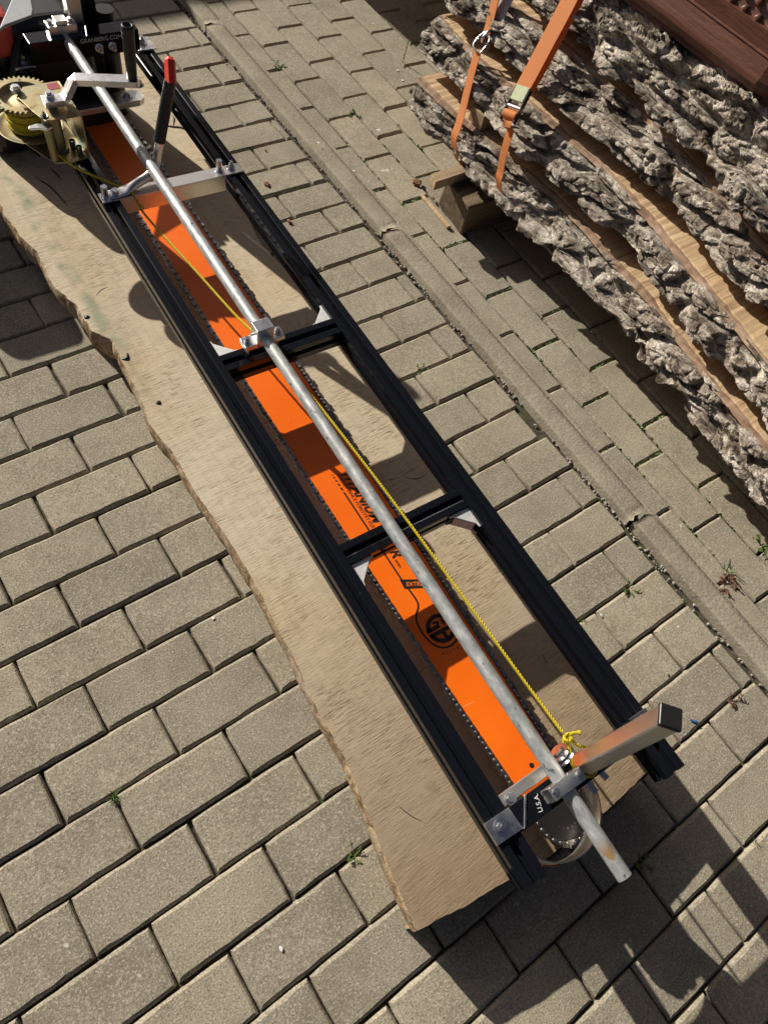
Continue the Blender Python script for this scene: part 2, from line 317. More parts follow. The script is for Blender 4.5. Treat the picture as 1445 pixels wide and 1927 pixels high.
M = dict(paver=m_paver(), kerb=m_kerb(), sand=m_sand(), slab=m_slab(), bark=m_bark(), black=m_black(), pipe=m_pipe(), orange=m_orange(), rope=m_rope(), zinc=m_zinc(), strap=m_strap(), planter=m_planter(),
    slab_side=m_edge(),
    stackwood=m_wood('stack_sawn_wood', ((0.30, 0.18, 0.095), (0.52, 0.37, 0.215), (0.66, 0.53, 0.36)), (3.5, 130, 3.5), 'Object', 0.8, 0.6),
    cambium=m_wood('inner_bark_wood', ((0.15, 0.085, 0.05), (0.30, 0.20, 0.135), (0.43, 0.31, 0.22)), (60, 8, 60), 'Object', 0.85, 0.6),
    beam=m_wood('weathered_beam_wood', ((0.07, 0.05, 0.032), (0.145, 0.105, 0.066), (0.23, 0.175, 0.115)), (3, 60, 60), 'Object', 0.9, 0.8),
    lath=m_wood('lath_wood', ((0.22, 0.15, 0.09), (0.36, 0.26, 0.165), (0.46, 0.345, 0.23)), (4, 60, 60), 'Object'),
    alu=m_metal('aluminium', (0.80, 0.80, 0.80), 0.28, 0.08, 50, 1.0, (1, 1, 1), 0.1),
    alu_b=m_metal('brushed_aluminium', (0.74, 0.73, 0.70), 0.34, 0.12, 30, 1.0, (60, 60, 1.5), 0.2),
    cast=m_metal('grey_cast_bracket', (0.62, 0.62, 0.62), 0.52, 0.08, 120, 0.35, (1, 1, 1), 0.4),
    steel=m_metal('zinc_steel', (0.72, 0.73, 0.75), 0.24, 0.15, 80),
    dark_steel=m_metal('chain_steel', (0.26, 0.25, 0.24), 0.32, 0.4, 150),
    rivet=m_metal('rivet_steel', (0.27, 0.26, 0.25), 0.45, 0.4, 150),
    guard=m_metal('nose_guard_steel', (0.74, 0.70, 0.62), 0.36, 0.2, 25),
    print=m_plain('black_print', (0.012, 0.011, 0.011), 0.45), print_orange=m_plain('orange_print', (0.85, 0.17, 0.02), 0.4),
    white=m_plain('white_print', (0.75, 0.75, 0.75), 0.5), rubber=m_plain('black_rubber', (0.014, 0.014, 0.015), 0.42, bump=0.1),
    foam=m_plain('black_grip_hose', (0.016, 0.016, 0.017), 0.32), red=m_plain('red_plastic', (0.78, 0.06, 0.03), 0.35),
    redlabel=m_plain('red_label', (0.30, 0.03, 0.045), 0.5, var=0.4, scale=200), saw=m_plain('saw_black_plastic', (0.012, 0.012, 0.014), 0.38), saw_grey=m_plain('saw_grey_plastic', (0.30, 0.31, 0.33), 0.5),
    saw_red=m_plain('saw_red_plastic', (0.50, 0.06, 0.05), 0.4), cap_orange=m_plain('orange_cap', (0.55, 0.11, 0.03), 0.5),
    buckle=m_metal('ratchet_olive_zinc', (0.24, 0.26, 0.17), 0.5, 0.15, 60, 0.5), wall=m_plain('shade_wall_render', (0.5, 0.47, 0.42), 0.9),
    leaf=m_plain('weed_leaf', (0.10, 0.15, 0.03), 0.55, var=0.4, scale=90), leaf_red=m_plain('dry_weed_leaf', (0.14, 0.065, 0.04), 0.7, var=0.4, scale=90),
    chip=m_plain('bark_chip', (0.22, 0.115, 0.06), 0.9, var=0.4, scale=120, bump=0.6), stone=m_plain('grey_grit', (0.33, 0.30, 0.26), 0.9, var=0.3, scale=120, bump=0.6), blue=m_plain('blue_plastic', (0.02, 0.10, 0.35), 0.4),
    petal=m_plain('white_petal', (0.75, 0.74, 0.70), 0.8))

# ------------------------------------------------------------------ pavement
bed = MB(); bed.add([(-40, -40, -0.011), (40, -40, -0.011), (40, 40, -0.011), (-40, 40, -0.011)], [(0, 1, 2, 3)])
pavement = bed.build('pavement', M['sand']); tag(pavement, 'sand bed of the concrete block paving with moss in its joints', None, None, 'structure')
def paver_mesh(L, Wd, seed):
    r = random.Random(seed); ch = 0.0052; g = 0.0014; nx = max(2, int(L / 0.022)); ny = max(2, int(Wd / 0.022))
    x0, x1, y0, y1 = -L / 2 + g, L / 2 - g, -Wd / 2 + g, Wd / 2 - g
    per = [(lerp(x0, x1, i / nx), y0) for i in range(nx)] + [(x1, lerp(y0, y1, i / ny)) for i in range(ny)] + [(lerp(x1, x0, i / nx), y1) for i in range(nx)] + [(x0, lerp(y1, y0, i / ny)) for i in range(ny)]
    n = len(per); rings = [[], [], [], []]
    for i, (x, y) in enumerate(per):
        jx, jy = r.uniform(-0.0005, 0.0005), r.uniform(-0.0005, 0.0005); cm = ch * r.uniform(0.7, 1.25)
        corner = i in (0, nx, nx + ny, 2 * nx + ny)
        ox, oy = x + jx, y + jy
        if corner: ox *= 1 - 0.0012 / max(abs(x), .01) ; oy *= 1 - 0.0012 / max(abs(y), .01)
        ix = max(min(ox, x1 - cm), x0 + cm); iy = max(min(oy, y1 - cm), y0 + cm)
        rings[0].append((ox, oy, -0.035)); rings[1].append((ox, oy, -0.0068 + r.uniform(-.0008, .0008)))
        rings[2].append(((ox + ix) / 2, (oy + iy) / 2, -0.0020)); rings[3].append((ix - math.copysign(.0007, ix) * (abs(ix) > L / 2 - .02), iy - math.copysign(.0007, iy) * (abs(iy) > Wd / 2 - .02), 0.0))
    vs = sum(rings, [])
    fs = [(k * n + i, k * n + (i + 1) % n, (k + 1) * n + (i + 1) % n, (k + 1) * n + i) for k in range(3) for i in range(n)] + [tuple(range(3 * n, 4 * n))]
    me = mesh('paver', vs, fs); me.materials.append(M['paver']); return me
KX = lambda y: 1.062 + 0.0125 * (y + 0.4)            # left edge of the kerb
full_a = [paver_mesh(0.2, 0.0995, i) for i in range(8)]
full_b = []
for i in range(8): full_b.append(paver_mesh(0.2, 0.0995, 50 + i))
cells = []                                            # (cx, cy, L, W, rot, z)
for r in range(-19, 16):
    y1 = -0.1 * 0.9976 * (r - 1); y0 = -0.1 * 0.9976 * r; cy = (y0 + y1) / 2; off = -0.0179 * r
    ex = KX(cy) - 0.012 - random.uniform(0, 0.008)
    for u in range(-12, 14):
        if (u - (r + 1)) % 2: continue
        a = 0.1 * u + off; b = a + 0.2
        if a > ex - 0.02: continue
        if b > ex: b = ex
        cells.append(((a + b) / 2, cy, b - a, 0.0995, 0, 0.0))
offs = [0.095, 0.02, 0.097, 0.008, 0.087, 0.186]
for c in range(24):
    xl = 1.095 + 0.1005 * c
    o_ = offs[c] if c < 6 else (0.09 if c % 2 == 0 else 0.0)
    for k in range(-8, 10):
        cy = o_ + 0.2 * k + 0.1; cells.append((xl + 0.05 + 0.014 * (cy - 0.5), cy, 0.2, 0.0985, 1, 0.011))
scored = []
for c in cells:
    q = project((c[0], c[1], 0)); d = (Vector((c[0], c[1], 0)) - CAM_C).length
    inside = q is not None and -60 < q[0] < 1505 and -60 < q[1] < 1990
    hid = inside and ((0.27 < c[0] < 0.62 and -1.0 < c[1] < 1.0) or c[0] > 1.42 and c[1] < 0.45)
    scored.append((0 if inside and not hid else 1 if inside else 2, d * (c[2] * 5) ** -0.5, c))
scored.sort(key=lambda t: (t[0], t[1]))
rest = MB()
for i, (cls, d, c) in enumerate(scored):
    cx, cy, L, Wd, rot, z = c
    if abs(L - 0.2) < 1e-4: me = (full_b if rot else full_a)[random.randrange(8)]
    else: me = paver_mesh(L, Wd, i + 900)
    zz = z + random.uniform(-0.0016, 0.0016); ang = (PI / 2 if rot else 0) + random.gauss(0, 0.004) + (PI if random.random() < 0.5 else 0) - (0.014 if rot else 0)
    cx += random.gauss(0, 0.0008); cy += random.gauss(0, 0.0008)
    if i < 300 and cls == 0:
        o = link('paver', me, None, pavement); o.location = (cx, cy, zz); o.rotation_euler = (random.gauss(0, 0.004), random.gauss(0, 0.004), ang)
    else:
        mt = Matrix.Translation((cx, cy, zz)) @ Matrix.Rotation(ang, 4, 'Z')
        rest.add([mt @ v.co for v in me.vertices], [tuple(p.vertices) for p in me.polygons])
tag(rest.build('outlying_pavers', M['paver'], pavement), 'outlying paving blocks at the rim and under things', None, None, 'stuff')

# kerb ----------------------------------------------------------------------
kb = MB(); ys = np.arange(-3.0, 3.4, 0.025)
sec = []
for y in ys:                                          # mortar haunch lapping onto the first row of blocks
    x = KX(y); e = 0.010 * noise.noise((y * 9, 3.1, 0)) + 0.006 * noise.noise((y * 40, 7.1, 0))
    sec += [(x + 0.040, y, 0.004), (x + 0.058, y, 0.0118), (x + 0.066 + e, y, 0.0124), (x + 0.073 + e, y, 0.008)]
kb.add(sec, [(4 * i + k, 4 * i + k + 1, 4 * i + 5 + k, 4 * i + 4 + k) for i in range(len(ys) - 1) for k in range(3)], True)
kerb = kb.build('kerb', M['kerb']); tag(kerb, 'mortar haunch of the narrow concrete kerb between the two paving fields', None, None, 'structure')
joints = [-2.75, -1.715, -0.683, 0.342, 1.378, 2.41]
for j in range(len(joints) - 1):
    a, b = joints[j] + 0.004, joints[j + 1] - 0.004; n = 70; vs = []; m = 9
    for i in range(n + 1):
        y = lerp(a, b, i / n); e = min(i, n - i); rag = 0.010 if e == 0 else 0.0; x = KX(y) + 0.003 * math.sin(j * 2.1)
        prof = [(0.0, -0.06), (0.0, 0.0140), (0.0015, 0.0165), (0.008, 0.0176), (0.020, 0.0172), (0.034, 0.0160), (0.046, 0.0145), (0.060, 0.0128), (0.062, -0.02)]
        for q, (dx, z) in enumerate(prof):
            nz = noise.noise((x * 30 + dx * 120, y * 110, j)) * 0.0008 + noise.noise((dx * 300, y * 300, j + 5)) * 0.0006
            yy = y + (rag * noise.noise((dx * 60, j * 3.0, 1.0)) if e == 0 else 0)
            vs.append((x + dx + (0.0012 * noise.noise((y * 60, z * 90, j)) if q < 3 else 0), yy, z + (nz if 1 < q < 8 else 0) - (0.004 if e == 0 and 1 < q < 8 else 0)))
    fs = [(i * m + q, (i + 1) * m + q, (i + 1) * m + q + 1, i * m + q + 1) for i in range(n) for q in range(m - 1)]
    fs = [f[::-1] for f in fs]; fs += [tuple(range(m)), tuple(range(n * m + m - 1, n * m - 1, -1))]
    o = link('kerbstone', mesh('kerbstone', vs, fs, True), M['kerb'], kerb)

# unseen walls added outside the frame for their effect on the light
wl = MB(); wl.box((-2.1, 4.35, 0.75), (5.75, 0.25, 1.5)); o = wl.build('shade_wall', M['wall'], None, 0.01)  # added so that its shadow falls on the far paving
tag(o, 'shade-casting wall added behind the chainsaw, out of view', 'wall')
wl = MB(); wl.box((2.75, 1.5, 1.6), (0.3, 9.0, 3.2)); o = wl.build('sky_block_wall', M['beam'], None, 0.01); tag(o, 'dark sky-blocking wall added behind the log stack, out of view', 'wall')  # added to cut the sky light around the log stack

# ------------------------------------------------------------------ oak slab under the mill
ZS = 0.105
SL = [(0.262, 1.35), (0.25, 1.1), (0.235, 0.92), (0.208, 0.729), (0.198, 0.654), (0.204, 0.575), (0.215, 0.514), (0.210, 0.399), (0.228, 0.329), (0.224, 0.250), (0.252, 0.205), (0.247, 0.153), (0.239, 0.061), (0.226, -0.023), (0.233, -0.114), (0.229, -0.21), (0.234, -0.307), (0.23, -0.457), (0.22, -0.569), (0.206, -0.683), (0.203, -0.768), (0.183, -0.882), (0.171, -0.94), (0.163, -0.989), (0.160, -1.028)]
SR = [(0.70, 1.35), (0.735, 1.15), (0.760, 1.02), (0.752, 0.85), (0.735, 0.65), (0.717, 0.517), (0.712, 0.454), (0.700, 0.395), (0.693, 0.349), (0.700, 0.273), (0.715, 0.15), (0.712, -0.1), (0.705, -0.35), (0.69, -0.6), (0.675, -0.85), (0.650, -1.056)]
def interp(P, y):
    P = sorted(P, key=lambda p: p[1]); return float(np.interp(y, [p[1] for p in P], [p[0] for p in P]))
CR = 0; ny = 420; loops = []
ysl = [lerp(-1.028, 1.35, i / ny) for i in range(ny + 1)]
def edge(side, y, z):
    e = 0.004 * noise.noise((y * 15, side * 9.0, z * 14)) + 0.0025 * noise.noise((y * 50, side * 5.0, z * 30)) + 0.0022 * abs(noise.noise((y * 130, side * 3.0, z * 60))) + 0.0012 * noise.noise((y * 330, side * 3.0, z * 160))
    return interp(SL if side < 0 else SR, y) + e * (1.0 if y > 0.2 else 0.5 if y < -0.1 else lerp(0.5, 1.0, (y + 0.1) / 0.3))
zp = [0.004, 0.03, 0.055, 0.085, ZS - 0.003, ZS]; dl = [0.034, 0.016, 0.003, 0.0, 0.003, 0.005]
front = lambda t: -1.034 - 0.045 * math.sin(min(1, t * 1.1) * PI * 0.6) + 0.004 * noise.noise((t * 9, 4, 0)) + 0.0015 * noise.noise((t * 40, 4, 0))
# top sheet as a grid so that the saw relief and slight unevenness are real
nx = 90; tv = []
for j in range(ny + 1):
    for i in range(nx + 1):
        y = ysl[j]; t = i / nx; xl = edge(-1, y, ZS) + dl[-1]; xr = edge(1, y, ZS) - dl[-1]; x = lerp(xl, xr, t)
        yy = y if j > 20 else lerp(front(t), ysl[20], j / 20.0)
        z = ZS + 0.0012 * noise.noise((x * 8, yy * 6, 1)) + 0.0006 * noise.noise((x * 30, yy * 45, 2))
        tv.append((x, yy, z))
tf = [(j * (nx + 1) + i, j * (nx + 1) + i + 1, (j + 1) * (nx + 1) + i + 1, (j + 1) * (nx + 1) + i) for j in range(ny) for i in range(nx)]
slab = empty('timber_slab', (0.45, 0.0, 0.0)); tag(slab, 'wide sawn timber slab with a wavy waney edge lying under the chainsaw mill', 'slab')
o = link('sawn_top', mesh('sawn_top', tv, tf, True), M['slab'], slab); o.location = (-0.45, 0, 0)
for side in (-1, 1):
    vs = []; m = len(zp)
    for j in range(ny + 1):
        for q in range(m):
            if q == m - 1: p = tv[j * (nx + 1) + (0 if side < 0 else nx)]; vs.append(p); continue
            yy = tv[j * (nx + 1) + (0 if side < 0 else nx)][1]
            vs.append((edge(side, ysl[j], zp[q]) - side * dl[q], yy, zp[q]))
    fs = [(j * m + q, (j + 1) * m + q, (j + 1) * m + q + 1, j * m + q + 1) for j in range(ny) for q in range(m - 1)]
    if side > 0: fs = [f[::-1] for f in fs]
    o = link('waney_edge', mesh('waney_edge', vs, fs, True), M['slab_side'], slab); o.location = (-0.45, 0, 0)
vs = []
for i in range(nx + 1):
    p = tv[i]; vs += [p, (p[0], p[1] + 0.002, 0.05), (p[0], p[1] + 0.004, 0.004)]
o = link('sawn_end', mesh('sawn_end', vs, [(3 * i + q, 3 * i + q + 1, 3 * i + 4 + q, 3 * i + 3 + q) for i in range(nx) for q in range(2)]), M['slab_side'], slab); o.location = (-0.45, 0, 0)
def blotch(name, pts, mat, parent, z):               # little holes / burrs in the wane
    mb = MB(); mb.tube(smooth_path(pts, 5), [0.003 + 0.003 * math.sin(PI * k / (5 * (len(pts) - 1))) for k in range(5 * (len(pts) - 1) + 1)], 6); return mb.build(name, mat, parent)
for pts in ([(0.252, 0.155, ZS), (0.262, 0.150, ZS), (0.270, 0.163, ZS)], [(0.232, 0.285, ZS), (0.238, 0.288, ZS), (0.244, 0.286, ZS)], [(0.263, 0.02, ZS), (0.268, 0.018, ZS), (0.272, 0.022, ZS)], [(0.34, 0.90, ZS), (0.345, 0.86, ZS), (0.35, 0.81, ZS)]):
    o = blotch('bark_pocket', [(x, y, z - 0.0022) for x, y, z in pts], M['rubber'], slab, ZS); o.location = (-0.45, 0, 0)
for pts in ([(0.66, 0.86), (0.69, 0.82), (0.72, 0.80), (0.735, 0.76), (0.74, 0.70)], [(0.70, 0.815), (0.715, 0.84), (0.72, 0.86)], [(0.31, 0.75), (0.33, 0.70), (0.342, 0.62)], [(0.35, 0.78), (0.36, 0.74), (0.362, 0.70)], [(0.30, -0.60), (0.33, -0.62), (0.36, -0.655), (0.40, -0.675)], [(0.235, -0.86), (0.25, -0.90), (0.27, -0.93)], [(0.60, -0.90), (0.62, -0.80), (0.632, -0.70), (0.64, -0.62)], [(0.60, -0.36), (0.63, -0.385), (0.66, -0.39)], [(0.27, 0.33), (0.30, 0.35), (0.335, 0.352)]):
    mb = MB(); P = smooth_path([(x + 0.004 * noise.noise((x * 90, y * 50, 0)), y, ZS - 0.0012) for x, y in pts], 6); mb.tube(P, [(0.0024 if pts[0][1] > 0.5 else 0.0012) * (0.35 + math.sin(PI * k / (len(P) - 1))) for k in range(len(P))], 5)
    o = mb.build('drying_crack', M['rubber'], slab); o.location = (-0.45, 0, 0)

# ------------------------------------------------------------------ chainsaw mill (local frame: x across, y along the rails)
TH = math.radians(2.45)
ORG = Vector((0.443, -1.065, 0)); UX = Vector((math.cos(TH), -math.sin(TH), 0)); UY = Vector((math.sin(TH), math.cos(TH), 0))
def frame(name): return empty(name, ORG, -TH)
ZR = 0.28; RH = 0.04; RW = 0.038; HW = 0.159
mill = frame('chainsaw_mill'); tag(mill, 'black chainsaw mill frame with two long rails, a galvanised pipe and brackets, on the slab', 'chainsaw mill')
def profile(w_, h_, slot=0.009, lip=0.003, dep=0.010):
    """closed outline of a slotted extrusion, slots on all four sides"""
    def side(a, ln):                                   # along +t, outside at n=0
        c = ln / 2; s = slot / 2; s2 = slot
        return [(0.0, 0.0), (c - s - 0.002, 0), (c - s, -0.001), (c - s, -lip), (c - s2, -lip - 0.001), (c - s2 * 0.6, -dep), (c + s2 * 0.6, -dep), (c + s2, -lip - 0.001), (c + s, -lip), (c + s, -0.001), (c + s + 0.002, 0)]
    out = []
    for k, (o_, t, n_, ln) in enumerate((((-w_ / 2, -h_ / 2), (1, 0), (0, -1), w_), ((w_ / 2, -h_ / 2), (0, 1), (1, 0), h_), ((w_ / 2, h_ / 2), (-1, 0), (0, 1), w_), ((-w_ / 2, h_ / 2), (0, -1), (-1, 0), h_))):
        for a, b in side(k, ln): out.append((o_[0] + t[0] * a + n_[0] * b, o_[1] + t[1] * a + n_[1] * b))
    return out
def extrusion(name, p0, p1, parent, mat):
    """slotted bar from p0 to p1 (along local x or y), section in the perpendicular plane"""
    pr = profile(RW, RH); n = len(pr); p0 = Vector(p0); p1 = Vector(p1); d = (p1 - p0).normalized(); s = d.cross(Vector((0, 0, 1)))
    vs = [p + s * a + Vector((0, 0, b)) for p in (p0, p1) for a, b in pr]
    fs = [(i, n + i, n + (i + 1) % n, (i + 1) % n) for i in range(n)] + [tuple(range(n)), tuple(range(2 * n - 1, n - 1, -1))]
    o = link(name, mesh(name, vs, fs), mat, parent); m = o.modifiers.new('bevel', 'BEVEL'); m.width = 0.0006; m.segments = 2; m.limit_method = 'ANGLE'; m.angle_limit = 0.9
    return o
zc = ZR - RH / 2
for sgn in (-1, 1): extrusion('rail', (sgn * (HW - RW / 2), 0, zc), (sgn * (HW - RW / 2), 1.99, zc), mill, M['black'])
inn = HW - RW
BV = (0.981, 0.545)
for v in BV: extrusion('cross_brace', (-inn + 0.0005, v, zc - 0.0012), (inn - 0.0005, v, zc - 0.0012), mill, M['black'])
def gusset(u, v, su, sv):
    g = MB(); a = 0.042; t = 0.003; z1 = ZR - 0.006; z0 = z1 - 0.028
    P = lambda x, y: (u + su * x, v + sv * y)
    tri = [P(0.0005, 0.0005), P(a, 0.0005), P(a, 0.004), P(a * 0.82, 0.0055), P(0.0055, a * 0.82), P(0.004, a), P(0.0005, a)]
    g.prism(tri, z1 - t, z1)
    o = g.build('corner_gusset', M['cast'], mill, 0.0006); g = MB(); g.prism(tri, z0, z0 + t); g.build('lower_flange', M['cast'], o, 0.0006)
    r = MB(); q0 = P(a * 0.80, 0.005); q1 = P(0.005, a * 0.80); d = Vector((q1[0] - q0[0], q1[1] - q0[1], 0)); mid = Vector(((q0[0] + q1[0]) / 2, (q0[1] + q1[1]) / 2, (z0 + z1) / 2))
    rot = Matrix.Rotation(math.atan2(d.y, d.x), 3, 'Z'); r.box(mid, (d.length * 0.92, 0.003, 0.0215), rot); r.build('face_plate', M['cast'], o, 0.0006)
gusset(-inn, BV[0] + RW / 2, 1, 1); gusset(inn, BV[0] + RW / 2, -1, 1); gusset(-inn, BV[1] - RW / 2, 1, -1); gusset(inn, BV[1] - RW / 2, -1, -1)
def bolt(parent, x, y, z, r=0.0065, h=0.007, stud=0.006, mat='steel', name='bolt'):
    b = MB(); b.cyl((x, y, z), (x, y, z + 0.0016), r * 1.55, 20); b.cyl((x, y, z + 0.0016), (x, y, z + 0.0016 + h), r, 6, smooth=False, ph=random.random())
    if stud: b.cyl((x, y, z + h), (x, y, z + h + stud), r * 0.55, 12)
    return b.build(name, M[mat], parent, 0.0005)
# the long guide pipe
PU = -0.0425; pz = lambda v: 0.312 + (0.334 - 0.312) * (v + 0.055) / 2.05
pp = MB(); N = 60
ring = lambda v, r: [(PU + r * math.cos(2 * PI * k / 32), v, pz(v) + r * math.sin(2 * PI * k / 32)) for k in range(32)]
vv = [lerp(-0.055, 1.995, i / N) for i in range(N + 1)]
pv = sum([ring(v, 0.0112) for v in vv], []) + ring(-0.055, 0.0092) + ring(-0.02, 0.0092) + ring(1.995, 0.0092) + ring(1.96, 0.0092)
nn_ = (N + 1) * 32
pf = [(i * 32 + k, (i + 1) * 32 + k, (i + 1) * 32 + (k + 1) % 32, i * 32 + (k + 1) % 32) for i in range(N) for k in range(32)]
pp.add(pv, [f[::-1] for f in pf], True)
b0 = nn_; b1 = nn_ + 64
pp.add(pv, [(k, (k + 1) % 32, b0 + (k + 1) % 32, b0 + k) for k in range(32)] + [(b0 + k, b0 + (k + 1) % 32, b0 + 32 + (k + 1) % 32, b0 + 32 + k) for k in range(32)], False)
pp.add(pv, [(N * 32 + (k + 1) % 32, N * 32 + k, b1 + k, b1 + (k + 1) % 32) for k in range(32)] + [(b1 + (k + 1) % 32, b1 + k, b1 + 32 + k, b1 + 32 + (k + 1) % 32) for k in range(32)], False)
pp.build('guide_pipe', M['pipe'], mill)
# pillow block on the upper brace
v = BV[0]; z = pz(v)
pb = MB(); pb.box((PU, v, z + 0.0035), (0.034, 0.026, 0.041)); pb.box((PU, v, z - 0.013), (0.080, 0.026, 0.010)); pb.build('pillow_block', M['alu'], mill, 0.0012)
for s_ in (-1, 1):
    x = PU + s_ * 0.031; st = MB(); st.cyl((x, v, ZR), (x, v, z - 0.018), 0.0062, 6, smooth=False); st.build('standoff', M['steel'], mill, 0.0004); bolt(mill, x, v, z - 0.008, 0.0058, 0.006, 0.006)
pb = MB(); pb.cyl((PU, v - 0.0145, z), (PU, v + 0.0145, z), 0.0152, 28, caps=True); pb.build('pipe_bushing', M['alu'], mill)
pb = MB(); pb.cyl((PU - 0.016, v + 0.002, z + 0.004), (PU - 0.024, v + 0.002, z + 0.004), 0.0022, 8); pb.build('grub_screw', M['steel'], mill)
# far push bar: aluminium angle across the rails, with the bent handle bolted on it
VX = 1.462
ab = MB(); ab.box((0, VX, ZR + 0.0025), (0.312, 0.030, 0.0035)); ab.box((-0.004, VX - 0.0135, ZR - 0.0165), (0.235, 0.003, 0.0345)); ab.build('cross_angle', M['alu_b'], mill, 0.0006)
for x, y in ((0.107, VX + 0.003), (-0.145, VX)):
    hb = MB(); hb.cyl((x, y, ZR + 0.004), (x, y, ZR + 0.0055), 0.0095, 20); hb.cyl((x, y, ZR + 0.0055), (x, y, ZR + 0.029), 0.0068, 6, smooth=False); hb.build('hex_standoff', M['steel'], mill, 0.0006)
bolt(mill, 0.135, VX + 0.003, ZR + 0.004, 0.0062, 0.009, 0.008); bolt(mill, -0.124, VX - 0.001, ZR + 0.009, 0.0075, 0.007, 0.0)
hd = MB()
HP = [(-0.138, VX + 0.001, ZR + 0.007), (-0.112, VX + 0.001, ZR + 0.008), (-0.092, VX + 0.003, ZR + 0.012), (-0.068, VX + 0.008, ZR + 0.016), (-0.044, VX + 0.016, ZR + 0.020), (-0.026, VX + 0.025, ZR + 0.030), (-0.018, VX + 0.030, ZR + 0.048), (-0.011, VX + 0.031, ZR + 0.070), (0.003, VX + 0.031, ZR + 0.12), (0.022, VX + 0.030, ZR + 0.19)]
HP = smooth_path(HP, 6); n = 16; vs = []
for i, p in enumerate(HP):
    d = (HP[min(i + 1, len(HP) - 1)] - HP[max(i - 1, 0)]).normalized(); up = Vector((0, 1, 0)); up = (up - d * up.dot(d)).normalized(); sd_ = d.cross(up)
    t = min(1, max(0, (i - 7) / 10.0)); t = t * t * (3 - 2 * t); ra = lerp(0.0140, 0.0090, t); rb = lerp(0.0028, 0.0090, t)
    vs += [p + up * ra * math.cos(2 * PI * k / n) + sd_ * rb * math.sin(2 * PI * k / n) for k in range(n)]
hd.add(vs, [(i * n + k, i * n + (k + 1) % n, (i + 1) * n + (k + 1) % n, (i + 1) * n + k) for i in range(len(HP) - 1) for k in range(n)], True); hd.add(vs[:n], [tuple(range(n - 1, -1, -1))])
handle = hd.build('push_handle', M['alu'], mill)
a, b = Vector((-0.0095, VX + 0.031, ZR + 0.078)), Vector((0.024, VX + 0.030, ZR + 0.196)); gp = []; gr = []
for i in range(101): gp.append(a.lerp(b, i / 100)); gr.append(0.0112 + (0.0006 if i % 3 else -0.0006) if i < 88 else 0.0116)
gm = MB(); gm.tube(gp, gr, 20); gm.build('grip_hose', M['foam'], handle)
rc = MB(); c0 = Vector((0.0235, VX + 0.026, ZR + 0.190)); c1 = Vector((0.036, VX + 0.054, ZR + 0.218)); rc.cyl(c0, c1, 0.0112, 6, smooth=False, caps=False); rc.cyl(c0, c0.lerp(c1, 0.9), 0.0092, 6, smooth=False, caps=False); rc.cyl(c1, c1 + (c1 - c0).normalized() * 0.006, 0.0112, 6, 0.0065, smooth=False)
rc.build('red_end_cap', M['red'], handle, 0.001)
rc = MB(); rc.cyl(c0 + (c1 - c0) * 0.12, c0 + (c1 - c0) * 0.2, 0.0094, 6, smooth=False); rc.build('cap_bore', M['rubber'], handle)
# near end: bracket, tie plate, nose guard, post
fb = MB(); fb.box((0.018, 0.079, ZR - 0.0135), (0.272, 0.036, 0.034)); fb.build('end_bracket', M['black'], mill, 0.001)
fp = MB(); fp.prism([(-0.162, 0.066), (-0.117, 0.0645), (-0.1185, 0.097), (-0.162, 0.0985)], ZR + 0.0005, ZR + 0.0045); fp.build('end_plate', M['alu'], mill, 0.0005)
fp = MB(); fp.prism([(-0.117, 0.0635), (-0.113, 0.0635), (-0.085, 0.098), (-0.089, 0.098)], ZR + 0.0036, ZR + 0.0055); fp.build('plate_rib', M['alu'], mill, 0.0005)
fp = MB(); fp.prism([(-0.111, 0.070), (-0.104, 0.070), (-0.090, 0.093), (-0.094, 0.093)], ZR + 0.0036, ZR + 0.0041); fp.build('plate_slot', M['rubber'], mill)
fp = MB(); fp.box((0.143, 0.082, ZR + 0.0025), (0.035, 0.032, 0.004)); fp.build('end_plate', M['alu'], mill, 0.0005)
bolt(mill, -0.143, 0.082, ZR + 0.0045, 0.007, 0.007, 0.004); bolt(mill, 0.147, 0.082, ZR + 0.0045, 0.007, 0.007, 0.004)
tp = MB(); tp.box((-0.075, 0.108, ZR - 0.012), (0.094, 0.017, 0.012)); tp.build('tie_plate', M['alu_b'], mill, 0.001)
bolt(mill, -0.105, 0.1035, ZR - 0.006, 0.0058, 0.005, 0.0)
place_text(text_mesh('U.S.A.', 0.0102), M['white'], mill, (-0.078, 0.066, ZR + 0.0037), (0.35, 1, 0), (-1, 0.35, 0))
pc = MB(); pc.box((PU - 0.0095, 0.0815, pz(0.08) + 0.011), (0.0, 0.0, 0.0)) if False else None
pcl = MB(); pcl.box((PU, 0.081, pz(0.08) - 0.009), (0.058, 0.019, 0.016)); pcl.box((PU, 0.081, pz(0.08) + 0.0148), (0.054, 0.019, 0.0035)); pcl.box((PU - 0.022, 0.081, pz(0.08) + 0.004), (0.014, 0.019, 0.0215)); pcl.box((PU + 0.022, 0.081, pz(0.08) + 0.004), (0.014, 0.019, 0.0215)); pcl.build('pipe_clamp', M['alu'], mill, 0.0008)
for s_ in (-1, 1):
    sc = MB(); sc.cyl((PU + s_ * 0.0225, 0.081, pz(0.08) + 0.0165), (PU + s_ * 0.0225, 0.081, pz(0.08) + 0.0205), 0.0052, 16); sc.cyl((PU + s_ * 0.0225, 0.081, pz(0.08) + 0.0207), (PU + s_ * 0.0225, 0.081, pz(0.08) + 0.0212), 0.0028, 6, smooth=False); sc.build('clamp_screw', M['steel'], mill, 0.0004)
PC = (0.012, 0.086); pr_ = []
post = MB(); s_ = 0.0130; R45 = Matrix.Rotation(math.radians(42), 3, 'Z')
sq = []
